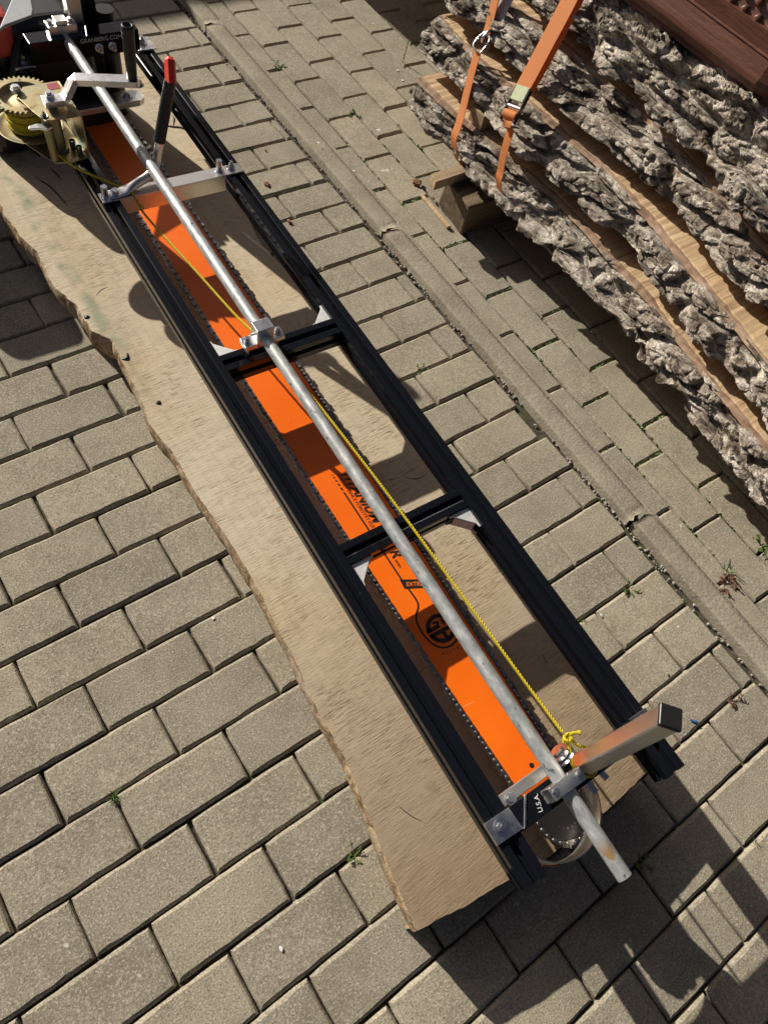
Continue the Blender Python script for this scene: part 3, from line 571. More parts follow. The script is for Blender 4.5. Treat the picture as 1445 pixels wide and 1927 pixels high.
for k, (cx, cy) in enumerate(((1, 1), (-1, 1), (-1, -1), (1, -1))):
    for i in range(4):
        t = k * PI / 2 + i * PI / 6; p = R45 @ Vector((cx * (s_ - 0.003) + 0.003 * math.cos(t), cy * (s_ - 0.003) + 0.003 * math.sin(t), 0)); sq.append((p.x, p.y))
vs = [(PC[0] - 0.007 * t + x, PC[1] + 0.010 * t + y, lerp(ZR + 0.004, 0.556, t)) for t in (0, 1) for x, y in sq]; n = len(sq)
post.add(vs, [(i, (i + 1) % n, n + (i + 1) % n, n + i) for i in range(n)] + [tuple(range(n - 1, -1, -1)), tuple(range(n, 2 * n))]); post_o = post.build('upright_post', M['alu_b'], mill, 0.0004)
cp_ = MB(); cp_.box((PC[0] - 0.007, PC[1] + 0.010, 0.5595), (0.0275, 0.0275, 0.007), R45); cp_.build('end_cap', M['rubber'], post_o, 0.0022, 3)
pu = MB()
for k, (r_, t_) in enumerate(((0.0185, 0.0), (0.014, 0.005), (0.0185, 0.010), (0.010, 0.015))):
    c = Vector((-0.010 - t_ * 0.3, 0.1085 + t_ * 0.8, ZR + 0.020)); d = Vector((-0.35, 0.9, 0.25)).normalized() * 0.0032; pu.cyl(c, c + d, r_, 28)
pu.build('rope_pulley', M['steel'], mill, 0.0005)
ng = MB(); GC = (-0.040, 0.062); R0 = 0.0795; arc = [(GC[0] - R0, 0.112), (GC[0] - R0, 0.085)] + [(GC[0] + R0 * math.cos(t), GC[1] + R0 * math.sin(t)) for t in np.linspace(PI, 2 * PI + 0.35, 40)]
vs = []
for x, y in arc:
    dx, dy = x - GC[0], y - GC[1]; L_ = math.hypot(dx, dy); k = (L_ - 0.0022) / L_
    vs += [(x, y, 0.180), (x, y, 0.232), (GC[0] + dx * k, GC[1] + dy * k, 0.232), (GC[0] + dx * k, GC[1] + dy * k, 0.180)]
n = len(arc); ng.add(vs, [(4 * i + k, 4 * i + (k + 1) % 4, 4 * i + 4 + (k + 1) % 4, 4 * i + 4 + k) for i in range(n - 1) for k in range(4)] + [(3, 2, 1, 0), (4 * n - 4, 4 * n - 3, 4 * n - 2, 4 * n - 1)], True)
guard = ng.build('nose_guard', M['guard'], mill, 0.0004)
st = MB(); st.box((-0.078, -0.008, 0.190), (0.026, 0.003, 0.010), Matrix.Rotation(-0.55, 3, 'Z')); st.build('warning_sticker', M['cap_orange'], guard)
for x, y in ((0.024, 0.052), (0.052, 0.058)):
    tb = MB(); tb.box((x, y, ZR - 0.034), (0.010, 0.026, 0.004), Matrix.Rotation(0.15, 3, 'Z')); tb.build('guard_tab', M['alu'], mill, 0.0006)
# far end: crossbeam, plates, clamps, uprights
for s_ in (-1, 1):
    fp = MB(); fp.box((s_ * 0.143, 1.948, ZR + 0.003), (0.044, 0.052, 0.005)); fp.build('end_plate', M['alu'], mill, 0.0006); bolt(mill, s_ * 0.141, 1.950, ZR + 0.0055, 0.0075, 0.009, 0.007)
bm = MB(); bm.box((-0.004, 1.925, 0.320), (0.246, 0.042, 0.046)); beam = bm.build('cross_beam', M['black'], mill, 0.0015)
place_text(text_mesh('GRANBERG.COM', 0.0125), M['cast'], mill, (-0.018, 1.9034, 0.3295), (1, 0, 0), (0, 0, 1))
for x in (0.021, 0.052):
    b_ = MB(); b_.cyl((x, 1.904, 0.317), (x, 1.900, 0.317), 0.0095, 20); b_.cyl((x, 1.900, 0.317), (x, 1.890, 0.317), 0.0065, 6, smooth=False); b_.cyl((x, 1.890, 0.317), (x, 1.882, 0.317), 0.0038, 12); b_.build('beam_bolt', M['steel'], mill, 0.0005)
ck = MB(); ck.box((PU - 0.002, 1.935, 0.352), (0.062, 0.030, 0.018)); ck.box((PU - 0.002, 1.935, 0.366), (0.026, 0.026, 0.008)); ck.build('pipe_clamp', M['alu_b'], mill, 0.001)
for s_ in (-1, 1): bolt(mill, PU - 0.002 + s_ * 0.022, 1.935, 0.361, 0.0055, 0.006, 0.0)
for x, y, mt in ((-0.002, 1.972, 'alu_b'), (0.034, 1.985, 'black')):
    up = MB(); up.box((x, y, 0.36), (0.031, 0.031, 0.44)); up.build('height_post', M[mt], mill, 0.0012)
up = MB(); up.cyl((0.072, 1.985, 0.10), (0.072, 1.985, 0.352), 0.022, 24); up.build('post_sleeve', M['saw'], mill, 0.002)
cl = MB(); cl.box((-0.01, 1.875, 0.205), (0.19, 0.045, 0.014)); cl.cyl((0.080, 1.875, 0.1985), (0.080, 1.875, 0.2115), 0.0222, 24); cl.build('bar_clamp', M['alu_b'], mill, 0.001)
bolt(mill, 0.062, 1.875, 0.212, 0.007, 0.007, 0.004); bolt(mill, 0.085, 1.85, 0.25, 0.008, 0.009, 0.006)

# ------------------------------------------------------------------ chainsaw (bar, chain and power head)
saw = frame('chainsaw'); tag(saw, 'chainsaw with a long orange guide bar and black power head clamped in the mill', 'chainsaw')
ZB = 0.165; BC = -0.0035; Vn = 0.036
def half(v): return float(np.interp(v, [0.036, 0.11, 0.25, 0.6, 1.0, 1.4, 1.9], [0.0405, 0.0425, 0.0465, 0.0525, 0.0555, 0.0545, 0.05]))
vL = [lerp(0.036, 1.90, i / 40) for i in range(41)]
outline = [(BC + half(v), v) for v in reversed(vL)]
nose = [(BC + 0.0405 * math.cos(t), Vn + 0.0405 * math.sin(t)) for t in np.linspace(0, -PI, 25)][1:-1]
left = [(BC - half(v), v) for v in vL]
bar = MB(); bar.prism([p for p in outline if p[1] >= 0.085] + [(BC + half(0.085), 0.085), (BC - half(0.085), 0.085)] + [p for p in left if p[1] >= 0.085], ZB - 0.002, ZB); bar_o = bar.build('guide_bar', M['orange'], saw, 0.0003)
bn = MB(); bn.prism([(BC + half(0.0848), 0.0848), (BC + half(0.05), 0.05)] + [(BC + 0.0405, Vn)] + nose + [(BC - 0.0405, Vn), (BC - half(0.05), 0.05), (BC - half(0.0848), 0.0848)], ZB - 0.0022, ZB - 0.0003); nose_o = bn.build('bar_nose', M['print'], bar_o)
for k in range(7):
    t = -PI * (0.2 + 0.1 * k); rv = MB(); rv.cyl((BC + 0.024 * math.cos(t), Vn + 0.024 * math.sin(t), ZB), (BC + 0.024 * math.cos(t), Vn + 0.024 * math.sin(t), ZB + 0.0006), 0.0022, 10); rv.build('nose_rivet', M['dark_steel'], nose_o)
ho = MB(); ho.cyl((-0.003, 0.118, ZB), (-0.003, 0.118, ZB + 0.0003), 0.0042, 20); ho.build('grease_hole', M['print'], bar_o)
# chain round the bar
path = [(BC + half(v), v) for v in np.linspace(1.85, 0.036, 200)] + [(BC + 0.0405 * math.cos(t), Vn + 0.0405 * math.sin(t)) for t in np.linspace(-0.03, -PI + 0.03, 40)] + [(BC - half(v), v) for v in np.linspace(0.036, 1.85, 200)]
cum = [0.0]
for i in range(1, len(path)): cum.append(cum[-1] + math.hypot(path[i][0] - path[i - 1][0], path[i][1] - path[i - 1][1]))
def at(s):
    i = min(max(1, int(np.searchsorted(cum, s))), len(path) - 1); t = (s - cum[i - 1]) / max(1e-9, cum[i] - cum[i - 1]); p = Vector((lerp(path[i - 1][0], path[i][0], t), lerp(path[i - 1][1], path[i][1], t), 0))
    d = Vector((path[i][0] - path[i - 1][0], path[i][1] - path[i - 1][1], 0)).normalized(); return p, d, Vector((-d.y, d.x, 0))
chn = MB(); cut = MB(); riv = MB(); pitch = 0.01026; k = 0
while k * pitch < cum[-1] - pitch:
    p, d, n_ = at(k * pitch); q, d2, n2 = at((k + 1) * pitch); o_ = 0.0046
    c = (p + q) / 2 + n_ * o_; rot = Matrix((( (q - p).normalized().x, n_.x, 0), ((q - p).normalized().y, n_.y, 0), (0, 0, 1)))
    if k % 2 == 0:
        for z_ in (ZB + 0.0012, ZB - 0.0032): chn.box((c.x, c.y, z_), (pitch * 1.30, 0.0080, 0.0014), rot)
    else: chn.box((c.x, c.y, ZB - 0.001), (pitch * 1.25, 0.0068, 0.0016), rot)
    pr = p + n_ * o_; riv.cyl((pr.x, pr.y, ZB + 0.0015), (pr.x, pr.y, ZB + 0.0027), 0.0030, 8, 0.0020)
    if k % 7 == 3:
        sd_ = 1 if (k // 8) % 2 else -1; cc = c + n_ * 0.0045
        cut.box((cc.x, cc.y, ZB + 0.0018), (0.008, 0.004, 0.0025), rot); e = cc + (q - p).normalized() * 0.0035; cut.box((e.x, e.y, ZB + 0.0005), (0.003, 0.005, 0.004), rot); e = cc - (q - p).normalized() * 0.008; cut.box((e.x, e.y, ZB + 0.001), (0.0035, 0.0055, 0.003), rot)
    k += 1
chain = chn.build('saw_chain', M['dark_steel'], saw); tag(chain, None, None, None, 'stuff')
tag(riv.build('chain_rivets', M['rivet'], chain), None, None, None, 'stuff'); tag(cut.build('chain_cutters', M['dark_steel'], chain), None, None, None, 'stuff')
# print on the bar
ZT = ZB + 0.00015
def flat(name, polys, z, mat, parent=bar_o):
    m_ = MB()
    for po in polys: m_.prism(po, z, z + 0.00018)
    return m_.build(name, mat, parent)
def stroke(pts, w_):
    P = [Vector((x, y, 0)) for x, y in pts]; L_ = []; R_ = []
    for i, p in enumerate(P):
        d = (P[min(i + 1, len(P) - 1)] - P[max(i - 1, 0)]).normalized(); n_ = Vector((-d.y, d.x, 0)); L_.append(p + n_ * w_ / 2); R_.append(p - n_ * w_ / 2)
    return [[(L_[i].x, L_[i].y), (L_[i + 1].x, L_[i + 1].y), (R_[i + 1].x, R_[i + 1].y), (R_[i].x, R_[i].y)] for i in range(len(P) - 1)]
ln = [[(-0.0165 + s, v0) for s, v0 in ((0, a), (0.0034, a - 0.0015), (0.0034, b - 0.0015), (0, b))] for a, b in ((0.742, 0.7405), (0.736, 0.733), (0.7285, 0.7245), (0.720, 0.7145), (0.710, 0.703), (0.699, 0.6905))]
flat('printed_line', ln + stroke([(-0.0148, 0.689), (-0.0148, 0.60), (-0.0145, 0.495)], 0.0034), ZT, M['print'])
sw = smooth_path([(-0.0135, 0.478, 0), (-0.0125, 0.448, 0), (-0.017, 0.436, 0), (-0.026, 0.428, 0), (-0.0335, 0.417, 0), (-0.0365, 0.400, 0), (-0.0365, 0.385, 0), (-0.032, 0.368, 0), (-0.0235, 0.356, 0), (-0.013, 0.3505, 0), (-0.002, 0.350, 0), (0.010, 0.3535, 0), (0.020, 0.361, 0)], 8)
flat('printed_line', stroke([(p.x, p.y) for p in sw], 0.0034), ZT, M['print'])
flat('printed_label', [[(-0.018, 0.4965), (-0.0195, 0.4775), (0.034, 0.4525), (0.034, 0.470)]], ZT + 0.0003, M['print'])
dE = (1, -0.47, 0); uE = (0.47, 1, 0)
place_text(text_mesh('EXTRA', 0.0112, 0, 0.0002, 0.95), M['print_orange'], bar_o, (-0.0138, 0.4795, ZT + 0.0006), dE, uE)
place_text(text_mesh('PERFORMANCE FORESTRY EQUIPMENT', 0.0094, 0.3), M['print'], bar_o, (-0.0072, 0.738, ZT + 0.0001), (0, -1, 0), (1, 0, 0))
place_text(text_mesh('TITANIUM', 0.027, 0.35, 0.0009), M['print'], bar_o, (0.0015, 0.741, ZT + 0.0001), (0, -1, 0), (1, 0, 0))
place_text(text_mesh('ZR', 0.028, 0.35, 0.0008), M['print'], bar_o, (-0.005, 0.572, ZT + 0.0001), (0, -1, 0), (1, 0, 0))
place_text(text_mesh('SERIES', 0.0065), M['print'], bar_o, (-0.0055, 0.533, ZT + 0.0001), (0, -1, 0), (1, 0, 0))
# round monogram
LC = Vector((-0.003, 0.3845)); LR = 0.0268
def arcpoly(r0, r1, a0, a1, n=24):
    A = np.linspace(math.radians(a0), math.radians(a1), n); return [[(LC.x + r * math.cos(t), LC.y + r * math.sin(t)) for r, t in ((r0, A[i]), (r1, A[i]), (r1, A[i + 1]), (r0, A[i + 1]))] for i in range(n - 1)]
def rect(x0, y0, x1, y1): return [(LC.x + x0, LC.y + y0), (LC.x + x1, LC.y + y0), (LC.x + x1, LC.y + y1), (LC.x + x0, LC.y + y1)]
flat('printed_monogram', arcpoly(LR * 0.72, LR, 4, 176, 40) + [rect(-LR * 0.95, 0.0014, LR * 0.02, 0.0085), rect(-LR * 0.12, 0.0085, LR * 0.10, 0.0135), rect(-LR * 0.32, 0.0115, -LR * 0.05, 0.0155), rect(LR * 0.28, 0.0014, LR * 0.42, 0.0150), rect(LR * 0.42, 0.0060, LR * 0.78, 0.0100)], ZT + 0.0003, M['print'])
flat('printed_monogram', arcpoly(LR * 0.70, LR, 183, 357, 40) + [rect(-LR * 0.97, -0.0085, LR * 0.97, -0.0014), rect(-LR * 0.14, -LR * 0.72, LR * 0.14, -0.0082), ], ZT + 0.0003, M['print'])
for ch, a in zip('AUSTRALIA', range(9)):
    t = math.radians(-122 + a * 9.4); r_ = 0.0475; place_text(text_mesh(ch, 0.0068), M['print'], bar_o, (LC.x + r_ * math.cos(t), LC.y + r_ * math.sin(t), ZT + 0.0001), (-math.sin(t), math.cos(t), 0), (-math.cos(t), -math.sin(t), 0))
# power head
ph = MB(); ph.box((-0.10, 2.16, 0.24), (0.20, 0.40, 0.24)); ph.box((-0.06, 2.02, 0.20), (0.17, 0.16, 0.20)); ph.build('engine_housing', M['saw'], saw, 0.022, 4)
ph = MB(); ph.box((-0.215, 2.10, 0.18), (0.10, 0.42, 0.16)); ph.build('handle_housing', M['saw'], saw, 0.03, 4)
ph = MB(); ph.prism([(-0.118, 1.985), (-0.085, 1.975), (-0.098, 1.922), (-0.108, 1.901), (-0.170, 1.878), (-0.192, 1.860)], 0.394, 0.400); ph.build('hand_guard', M['saw_grey'], saw, 0.004, 3)
ph = MB(); ph.box((-0.205, 2.075, 0.325), (0.14, 0.24, 0.09)); ph.build('top_cover', M['saw_red'], saw, 0.025, 4)
ph = MB(); ph.cyl((-0.004, 2.075, 0.355), (-0.004, 2.075, 0.366), 0.022, 28); fc = ph.build('fuel_cap', M['cap_orange'], saw, 0.002); ph = MB(); ph.cyl((-0.002, 2.080, 0.366), (-0.002, 2.080, 0.370), 0.012, 24); ph.build('cap_knob', M['white'], fc, 0.001)
ph = MB(); ph.tube(smooth_path([(-0.19, 1.93, 0.19), (-0.165, 1.94, 0.27), (-0.13, 1.965, 0.325), (-0.09, 1.985, 0.345), (-0.05, 2.0, 0.33)], 6), 0.011, 14); ph.build('front_handle', M['saw'], saw)
ph = MB(); ph.box((-0.495, 2.10, 0.205), (0.17, 0.44, 0.17)); ph.build('rear_shadow_block', M['saw'], saw, 0.03, 4)  # unseen saw mass added to cast shadow on the paving left of the slab
ph = MB(); ph.box((-0.05, 1.93, 0.185), (0.14, 0.14, 0.07)); ph.build('clutch_cover', M['saw'], saw, 0.012, 3)

# ------------------------------------------------------------------ hand winch on the left rail
win = frame('hand_winch'); tag(win, 'yellow zinc plated hand winch with toothed gear and crank, bolted on the mill', 'winch')
up_poly = [(-0.223, 1.674), (-0.201, 1.700), (-0.132, 1.702), (-0.131, 1.583), (-0.199, 1.584), (-0.210, 1.618)]
fr = MB(); fr.prism(up_poly, 0.377, 0.380); fr.build('upper_plate', M['zinc'], win, 0.0007)
fr = MB(); fr.prism([(-0.245, 1.70), (-0.215, 1.72), (-0.132, 1.715), (-0.130, 1.588), (-0.165, 1.583), (-0.198, 1.592), (-0.212, 1.62)], 0.2825, 0.2855); fr.build('lower_plate', M['zinc'], win, 0.0007)
fr = MB(); fr.box((-0.1295, 1.645, 0.331), (0.003, 0.122, 0.092)); fr.build('side_plate', M['zinc'], win, 0.0007)
lb = MB(); lb.prism([(-0.160, 1.675), (-0.136, 1.677), (-0.1355, 1.698), (-0.157, 1.696)], 0.3802, 0.3806); lb.build('red_label', M['redlabel'], win)
WC = (-0.207, 1.699)
ge = MB(); nT = 40; gr_o = []
for i in range(nT):
    for a, r_ in ((0.0, 0.0565), (0.28, 0.0565), (0.42, 0.0625), (0.72, 0.0625), (0.86, 0.0565)):
        t = 2 * PI * (i + a) / nT; gr_o.append((WC[0] + r_ * math.cos(t), WC[1] + r_ * math.sin(t)))
n = len(gr_o); inner = [(WC[0] + 0.044 * math.cos(2 * PI * (i + 0.5) / n), WC[1] + 0.044 * math.sin(2 * PI * (i + 0.5) / n)) for i in range(n)]
vs = [(x, y, z_) for z_ in (0.359, 0.366) for x, y in gr_o] + [(x, y, z_) for z_ in (0.359, 0.366) for x, y in inner]
ge.add(vs, [(i, (i + 1) % n, n + (i + 1) % n, n + i) for i in range(n)] + [(n + i, n + (i + 1) % n, 3 * n + (i + 1) % n, 3 * n + i) for i in range(n)] + [((i + 1) % n, i, 2 * n + i, 2 * n + (i + 1) % n) for i in range(n)])
ge.lathe([(0.044, 0.366), (0.042, 0.3645), (0.038, 0.356), (0.030, 0.3545), (0.026, 0.3545), (0.014, 0.3575), (0.0, 0.3585)], WC, 48); ge.lathe([(0.044, 0.359), (0.036, 0.353), (0.0, 0.353)], WC, 48)
gear = ge.build('drive_gear', M['zinc'], win)
hub = MB(); hub.lathe([(0.0, 0.362), (0.012, 0.361), (0.014, 0.356), (0.014, 0.350)], WC, 28); hub.build('gear_hub', M['zinc'], gear)
for k in range(6):
    t = 0.3 + k * PI / 3; r_ = 0.050; sp = MB(); sp.cyl((WC[0] + r_ * math.cos(t), WC[1] + r_ * math.sin(t), 0.366), (WC[0] + r_ * math.cos(t), WC[1] + r_ * math.sin(t), 0.3666), 0.0026, 12); sp.build('rivet', M['dark_steel'], gear)
fl = MB(); fl.lathe([(0.0, 0.300), (0.050, 0.2995), (0.060, 0.3005), (0.0655, 0.3035), (0.0665, 0.3025), (0.061, 0.299), (0.050, 0.2975), (0.0, 0.2975)], WC, 56); fl.build('drum_flange', M['zinc'], win)
cr = MB(); pts = []
for i in range(9 * 24 + 1):
    t = 2 * PI * i / 24; lay = i / 24.0; pts.append((WC[0] + (0.0385 + 0.002 * math.sin(lay * 2.2)) * math.cos(t), WC[1] + (0.0385 + 0.002 * math.sin(lay * 2.2)) * math.sin(t), 0.3035 + 0.0054 * lay))
cr.tube(pts, 0.0032, 7); cr.build('rope_coil', M['rope'], win)
dr = MB(); dr.lathe([(0.036, 0.299), (0.036, 0.356)], WC, 32); dr.build('drum', M['zinc'], win)
bt = MB(); bt.cyl((-0.2185, 1.688, 0.380), (-0.2185, 1.688, 0.386), 0.0098, 24); bt.cyl((-0.2185, 1.688, 0.386), (-0.2185, 1.688, 0.391), 0.0088, 6, smooth=False); bt.cyl((-0.2185, 1.688, 0.391), (-0.2185, 1.688, 0.3925), 0.0058, 16); bt.build('drum_bolt', M['steel'], win, 0.0006)
sf = MB(); sf.cyl((-0.170, 1.628, 0.286), (-0.170, 1.628, 0.377), 0.0092, 20); sf.cyl((-0.170, 1.628, 0.286), (-0.170, 1.628, 0.291), 0.0135, 20); sf.build('pinion_shaft', M['zinc'], win, 0.0005)
sf = MB(); sf.cyl((-0.195, 1.601, 0.286), (-0.195, 1.601, 0.377), 0.0078, 20); sf.build('spacer_tube', M['zinc'], win, 0.0005)
for x, y in ((-0.148, 1.625), (-0.142, 1.603)):
    sf = MB(); sf.cyl((x, y, 0.286), (x, y, 0.303), 0.0056, 18, caps=False); sf.cyl((x, y, 0.286), (x, y, 0.300), 0.0042, 18); sf.build('mounting_bolt', M['dark_steel'], win)
bolt(win, -0.196, 1.598, 0.380, 0.0045, 0.004, 0.007, 'dark_steel', 'plate_bolt')
pw = MB(); pw.prism([(-0.232, 1.592), (-0.228, 1.600), (-0.212, 1.603), (-0.190, 1.596), (-0.188, 1.586), (-0.200, 1.580), (-0.214, 1.588)], 0.362, 0.366); pw.build('pawl_lever', M['alu'], win, 0.0008)
crk = MB(); HB = (-0.172, 1.626)
crk.ribbon([(-0.186, 1.622, 0.3925), (-0.150, 1.620, 0.3925), (-0.142, 1.624, 0.394), (-0.118, 1.640, 0.412), (-0.112, 1.642, 0.414), (-0.020, 1.607, 0.416), (-0.006, 1.602, 0.416)], (0.3, 1, 0), 0.026, 0.0115); crk.cyl((-0.010, 1.6035, 0.4102), (-0.010, 1.6035, 0.4218), 0.0132, 24)
crank = crk.build('crank_arm', M['alu'], win, 0.0012)
kn = MB(); kn.cyl((HB[0], HB[1], 0.3965), (HB[0], HB[1], 0.405), 0.0095, 6, smooth=False); kn.cyl((HB[0], HB[1], 0.405), (HB[0], HB[1], 0.410), 0.0055, 16); kn.cyl((HB[0], HB[1], 0.380), (HB[0], HB[1], 0.389), 0.0105, 20); kn.build('crank_nut', M['steel'], crank, 0.0006)
gp = MB(); G0 = Vector((-0.0115, 1.603, 0.420)); G1 = Vector((-0.0085, 1.600, 0.525)); L_ = (G1 - G0).length; gp.lathe([(0.0, 0.0), (0.0098, 0.0), (0.0102, 0.02), (0.0115, 0.05), (0.0120, L_ - 0.006), (0.0112, L_ - 0.001), (0.0095, L_), (0.0078, L_ - 0.001), (0.0070, L_ - 0.005), (0.0, L_ - 0.006)], (0, 0), 28)
go = gp.build('crank_grip', M['rubber'], crank); go.matrix_local = Matrix.Translation(G0) @ Vector((0, 0, 1)).rotation_difference(G1 - G0).to_matrix().to_4x4()

# ------------------------------------------------------------------ yellow rope
rp = frame('yellow_rope'); tag(rp, 'thin yellow braided rope running beside the pipe to a knot at the post', 'rope')
def sag(a, b, n, s): return [Vector(a).lerp(Vector(b), i / n) + Vector((0, 0, -4 * s * (i / n) * (1 - i / n))) for i in range(n + 1)]
r1 = [Vector(p) for p in smooth_path([(-0.192, 1.612, 0.298), (-0.172, 1.560, 0.294), (-0.14, 1.515, 0.291), (-0.112, 1.482, 0.288), (-0.098, 1.466, 0.2905)], 8)]
mb = MB(); mb.tube(r1, 0.0023, 8); mb.build('rope_strand', M['rope'], rp)
mb = MB(); mb.tube(smooth_path([(-0.098, 1.466, 0.2905), (-0.092, 1.446, 0.286), (-0.086, 1.432, 0.262), (-0.078, 1.38, 0.256), (-0.058, 1.22, 0.262), (-0.044, 1.08, 0.272), (-0.036, 0.99, 0.292), (-0.028, 0.90, 0.300), (-0.020, 0.80, 0.304), (-0.010, 0.60, 0.308), (-0.004, 0.40, 0.310), (0.000, 0.22, 0.313), (0.001, 0.139, 0.318)], 14), 0.0024, 8); mb.build('rope_strand', M['rope'], rp)
mb = MB(); mb.tube(smooth_path([(-0.088, 1.436, 0.268), (-0.090, 1.430, 0.276), (-0.085, 1.426, 0.272), (-0.086, 1.434, 0.262), (-0.082, 1.428, 0.268)], 5), 0.0024, 7); mb.build('end_knot', M['rope'], rp)
K0 = Vector((0.0015, 0.128, 0.3185)); kp = []
for i in range(60):
    t = i / 59 * 2 * PI * 2.5; kp.append(K0 + Vector(((0.0052 + 0.0012 * math.sin(t * 1.7)) * math.cos(t), 0.0052 * math.sin(t + 0.4), 0.0035 * math.sin(t * 1.5))))
mb = MB(); mb.tube(kp, 0.0024, 7); mb.build('knot', M['rope'], rp)
mb = MB(); mb.tube(smooth_path([K0, (0.010, 0.130, 0.323), (0.017, 0.127, 0.326), (0.020, 0.124, 0.328)], 5), [0.0024] * 10 + [0.0034] * 6, 7); mb.build('rope_tail', M['rope'], rp)
lp = smooth_path([K0, (-0.004, 0.113, 0.314), (-0.0085, 0.098, 0.306), (-0.0075, 0.083, 0.298), (0.000, 0.074, 0.294), (0.010, 0.067, 0.293), (0.022, 0.068, 0.294), (0.033, 0.080, 0.298), (0.0345, 0.090, 0.302), (0.024, 0.102, 0.308), (0.012, 0.112, 0.314), K0 + Vector((0.003, -0.002, 0))], 6)
mb = MB(); mb.tube(lp, 0.0023, 8); mb.build('rope_loop', M['rope'], rp)

# ------------------------------------------------------------------ stack of bark-edged slabs
def fbm(p, o=4):
    s = 0; a = 1; f = 1
    for _ in range(o): s += a * noise.noise((p[0] * f, p[1] * f, p[2] * f)); a *= 0.5; f *= 2.03
    return s
def plates(p):                                        # 0 in the furrows, ~1 on the bark plates
    d = noise.voronoi(p)[0]; return min(1.0, max(0.0, (d[1] - d[0]) * 2.6))
STACK = [
 dict(label='lowest slab of the bark-edged stack, bark wrapped round its underside', zb=0.150, zt=0.240, far=0.60, rnd=0.035, amp=0.017,
      B=[(1.318, 0.62), (1.300, 0.491), (1.318, 0.187), (1.318, 0.054), (1.324, -0.129), (1.309, -0.322), (1.294, -0.461), (1.275, -0.605), (1.253, -0.832), (1.22, -1.3)],
      T=[(1.322, 0.62), (1.318, 0.50), (1.345, 0.30), (1.364, 0.062), (1.358, -0.057), (1.336, -0.312), (1.307, -0.465), (1.26, -0.745), (1.20, -1.3)]),
 dict(label='second slab from the bottom of the bark-edged stack, resting on a square block', zb=0.270, zt=0.340, far=0.66, rnd=0.022, amp=0.016,
      B=[(1.400, 0.66), (1.394, 0.48), (1.396, 0.299), (1.395, -0.016), (1.383, -0.172), (1.351, -0.306), (1.316, -0.481), (1.284, -0.70), (1.20, -1.3)],
      T=[(1.425, 0.66), (1.405, 0.46), (1.415, 0.293), (1.429, 0.028), (1.407, -0.171), (1.378, -0.323), (1.342, -0.512), (1.317, -0.616), (1.23, -1.3)]),
 dict(label='third slab of the bark-edged stack, directly below the topmost bark slab', zb=0.370, zt=0.440, far=0.72, rnd=0.022, amp=0.017,
      B=[(1.466, 0.72), (1.461, 0.452), (1.452, 0.199), (1.46, -0.057), (1.447, -0.21), (1.418, -0.30), (1.405, -0.364), (1.39, -0.503), (1.30, -1.3)],
      T=[(1.49, 0.72), (1.512, 0.424), (1.522, 0.326), (1.530, 0.105), (1.502, -0.132), (1.47, -0.299), (1.453, -0.401), (1.34, -1.3)]),
 dict(label='topmost slab of the stack with thick pale bark curling over it', zb=0.470, zt=0.595, far=0.80, rnd=0.0, amp=0.020, top=True,
      B=[(1.575, 0.80), (1.557, 0.342), (1.531, 0.121), (1.514, -0.022), (1.464, -0.257), (1.438, -0.34), (1.36, -1.0), (1.33, -1.3)],
      T=[(1.72, 0.80), (1.70, 0.342), (1.68, 0.121), (1.665, -0.022), (1.62, -0.257), (1.595, -0.34), (1.52, -1.0), (1.49, -1.3)])]
for S, dz in zip(STACK, (0.0, 0.015, 0.025, 0.032)):  # layer heights and the matching overhang of each layer
    for key, zk in (('B', 'zb'), ('T', 'zt')):
        k_ = (CAM_C.z - S[zk] - dz) / (CAM_C.z - S[zk]); S[key] = [(CAM_C.x + (x - CAM_C.x) * k_, CAM_C.y + (y - CAM_C.y) * k_ if i_ not in (0, len(S[key]) - 1) else y) for i_, (x, y) in enumerate(S[key])]
    S['zb'] += dz; S['zt'] += dz * (0.4 if S.get('top') else 1)
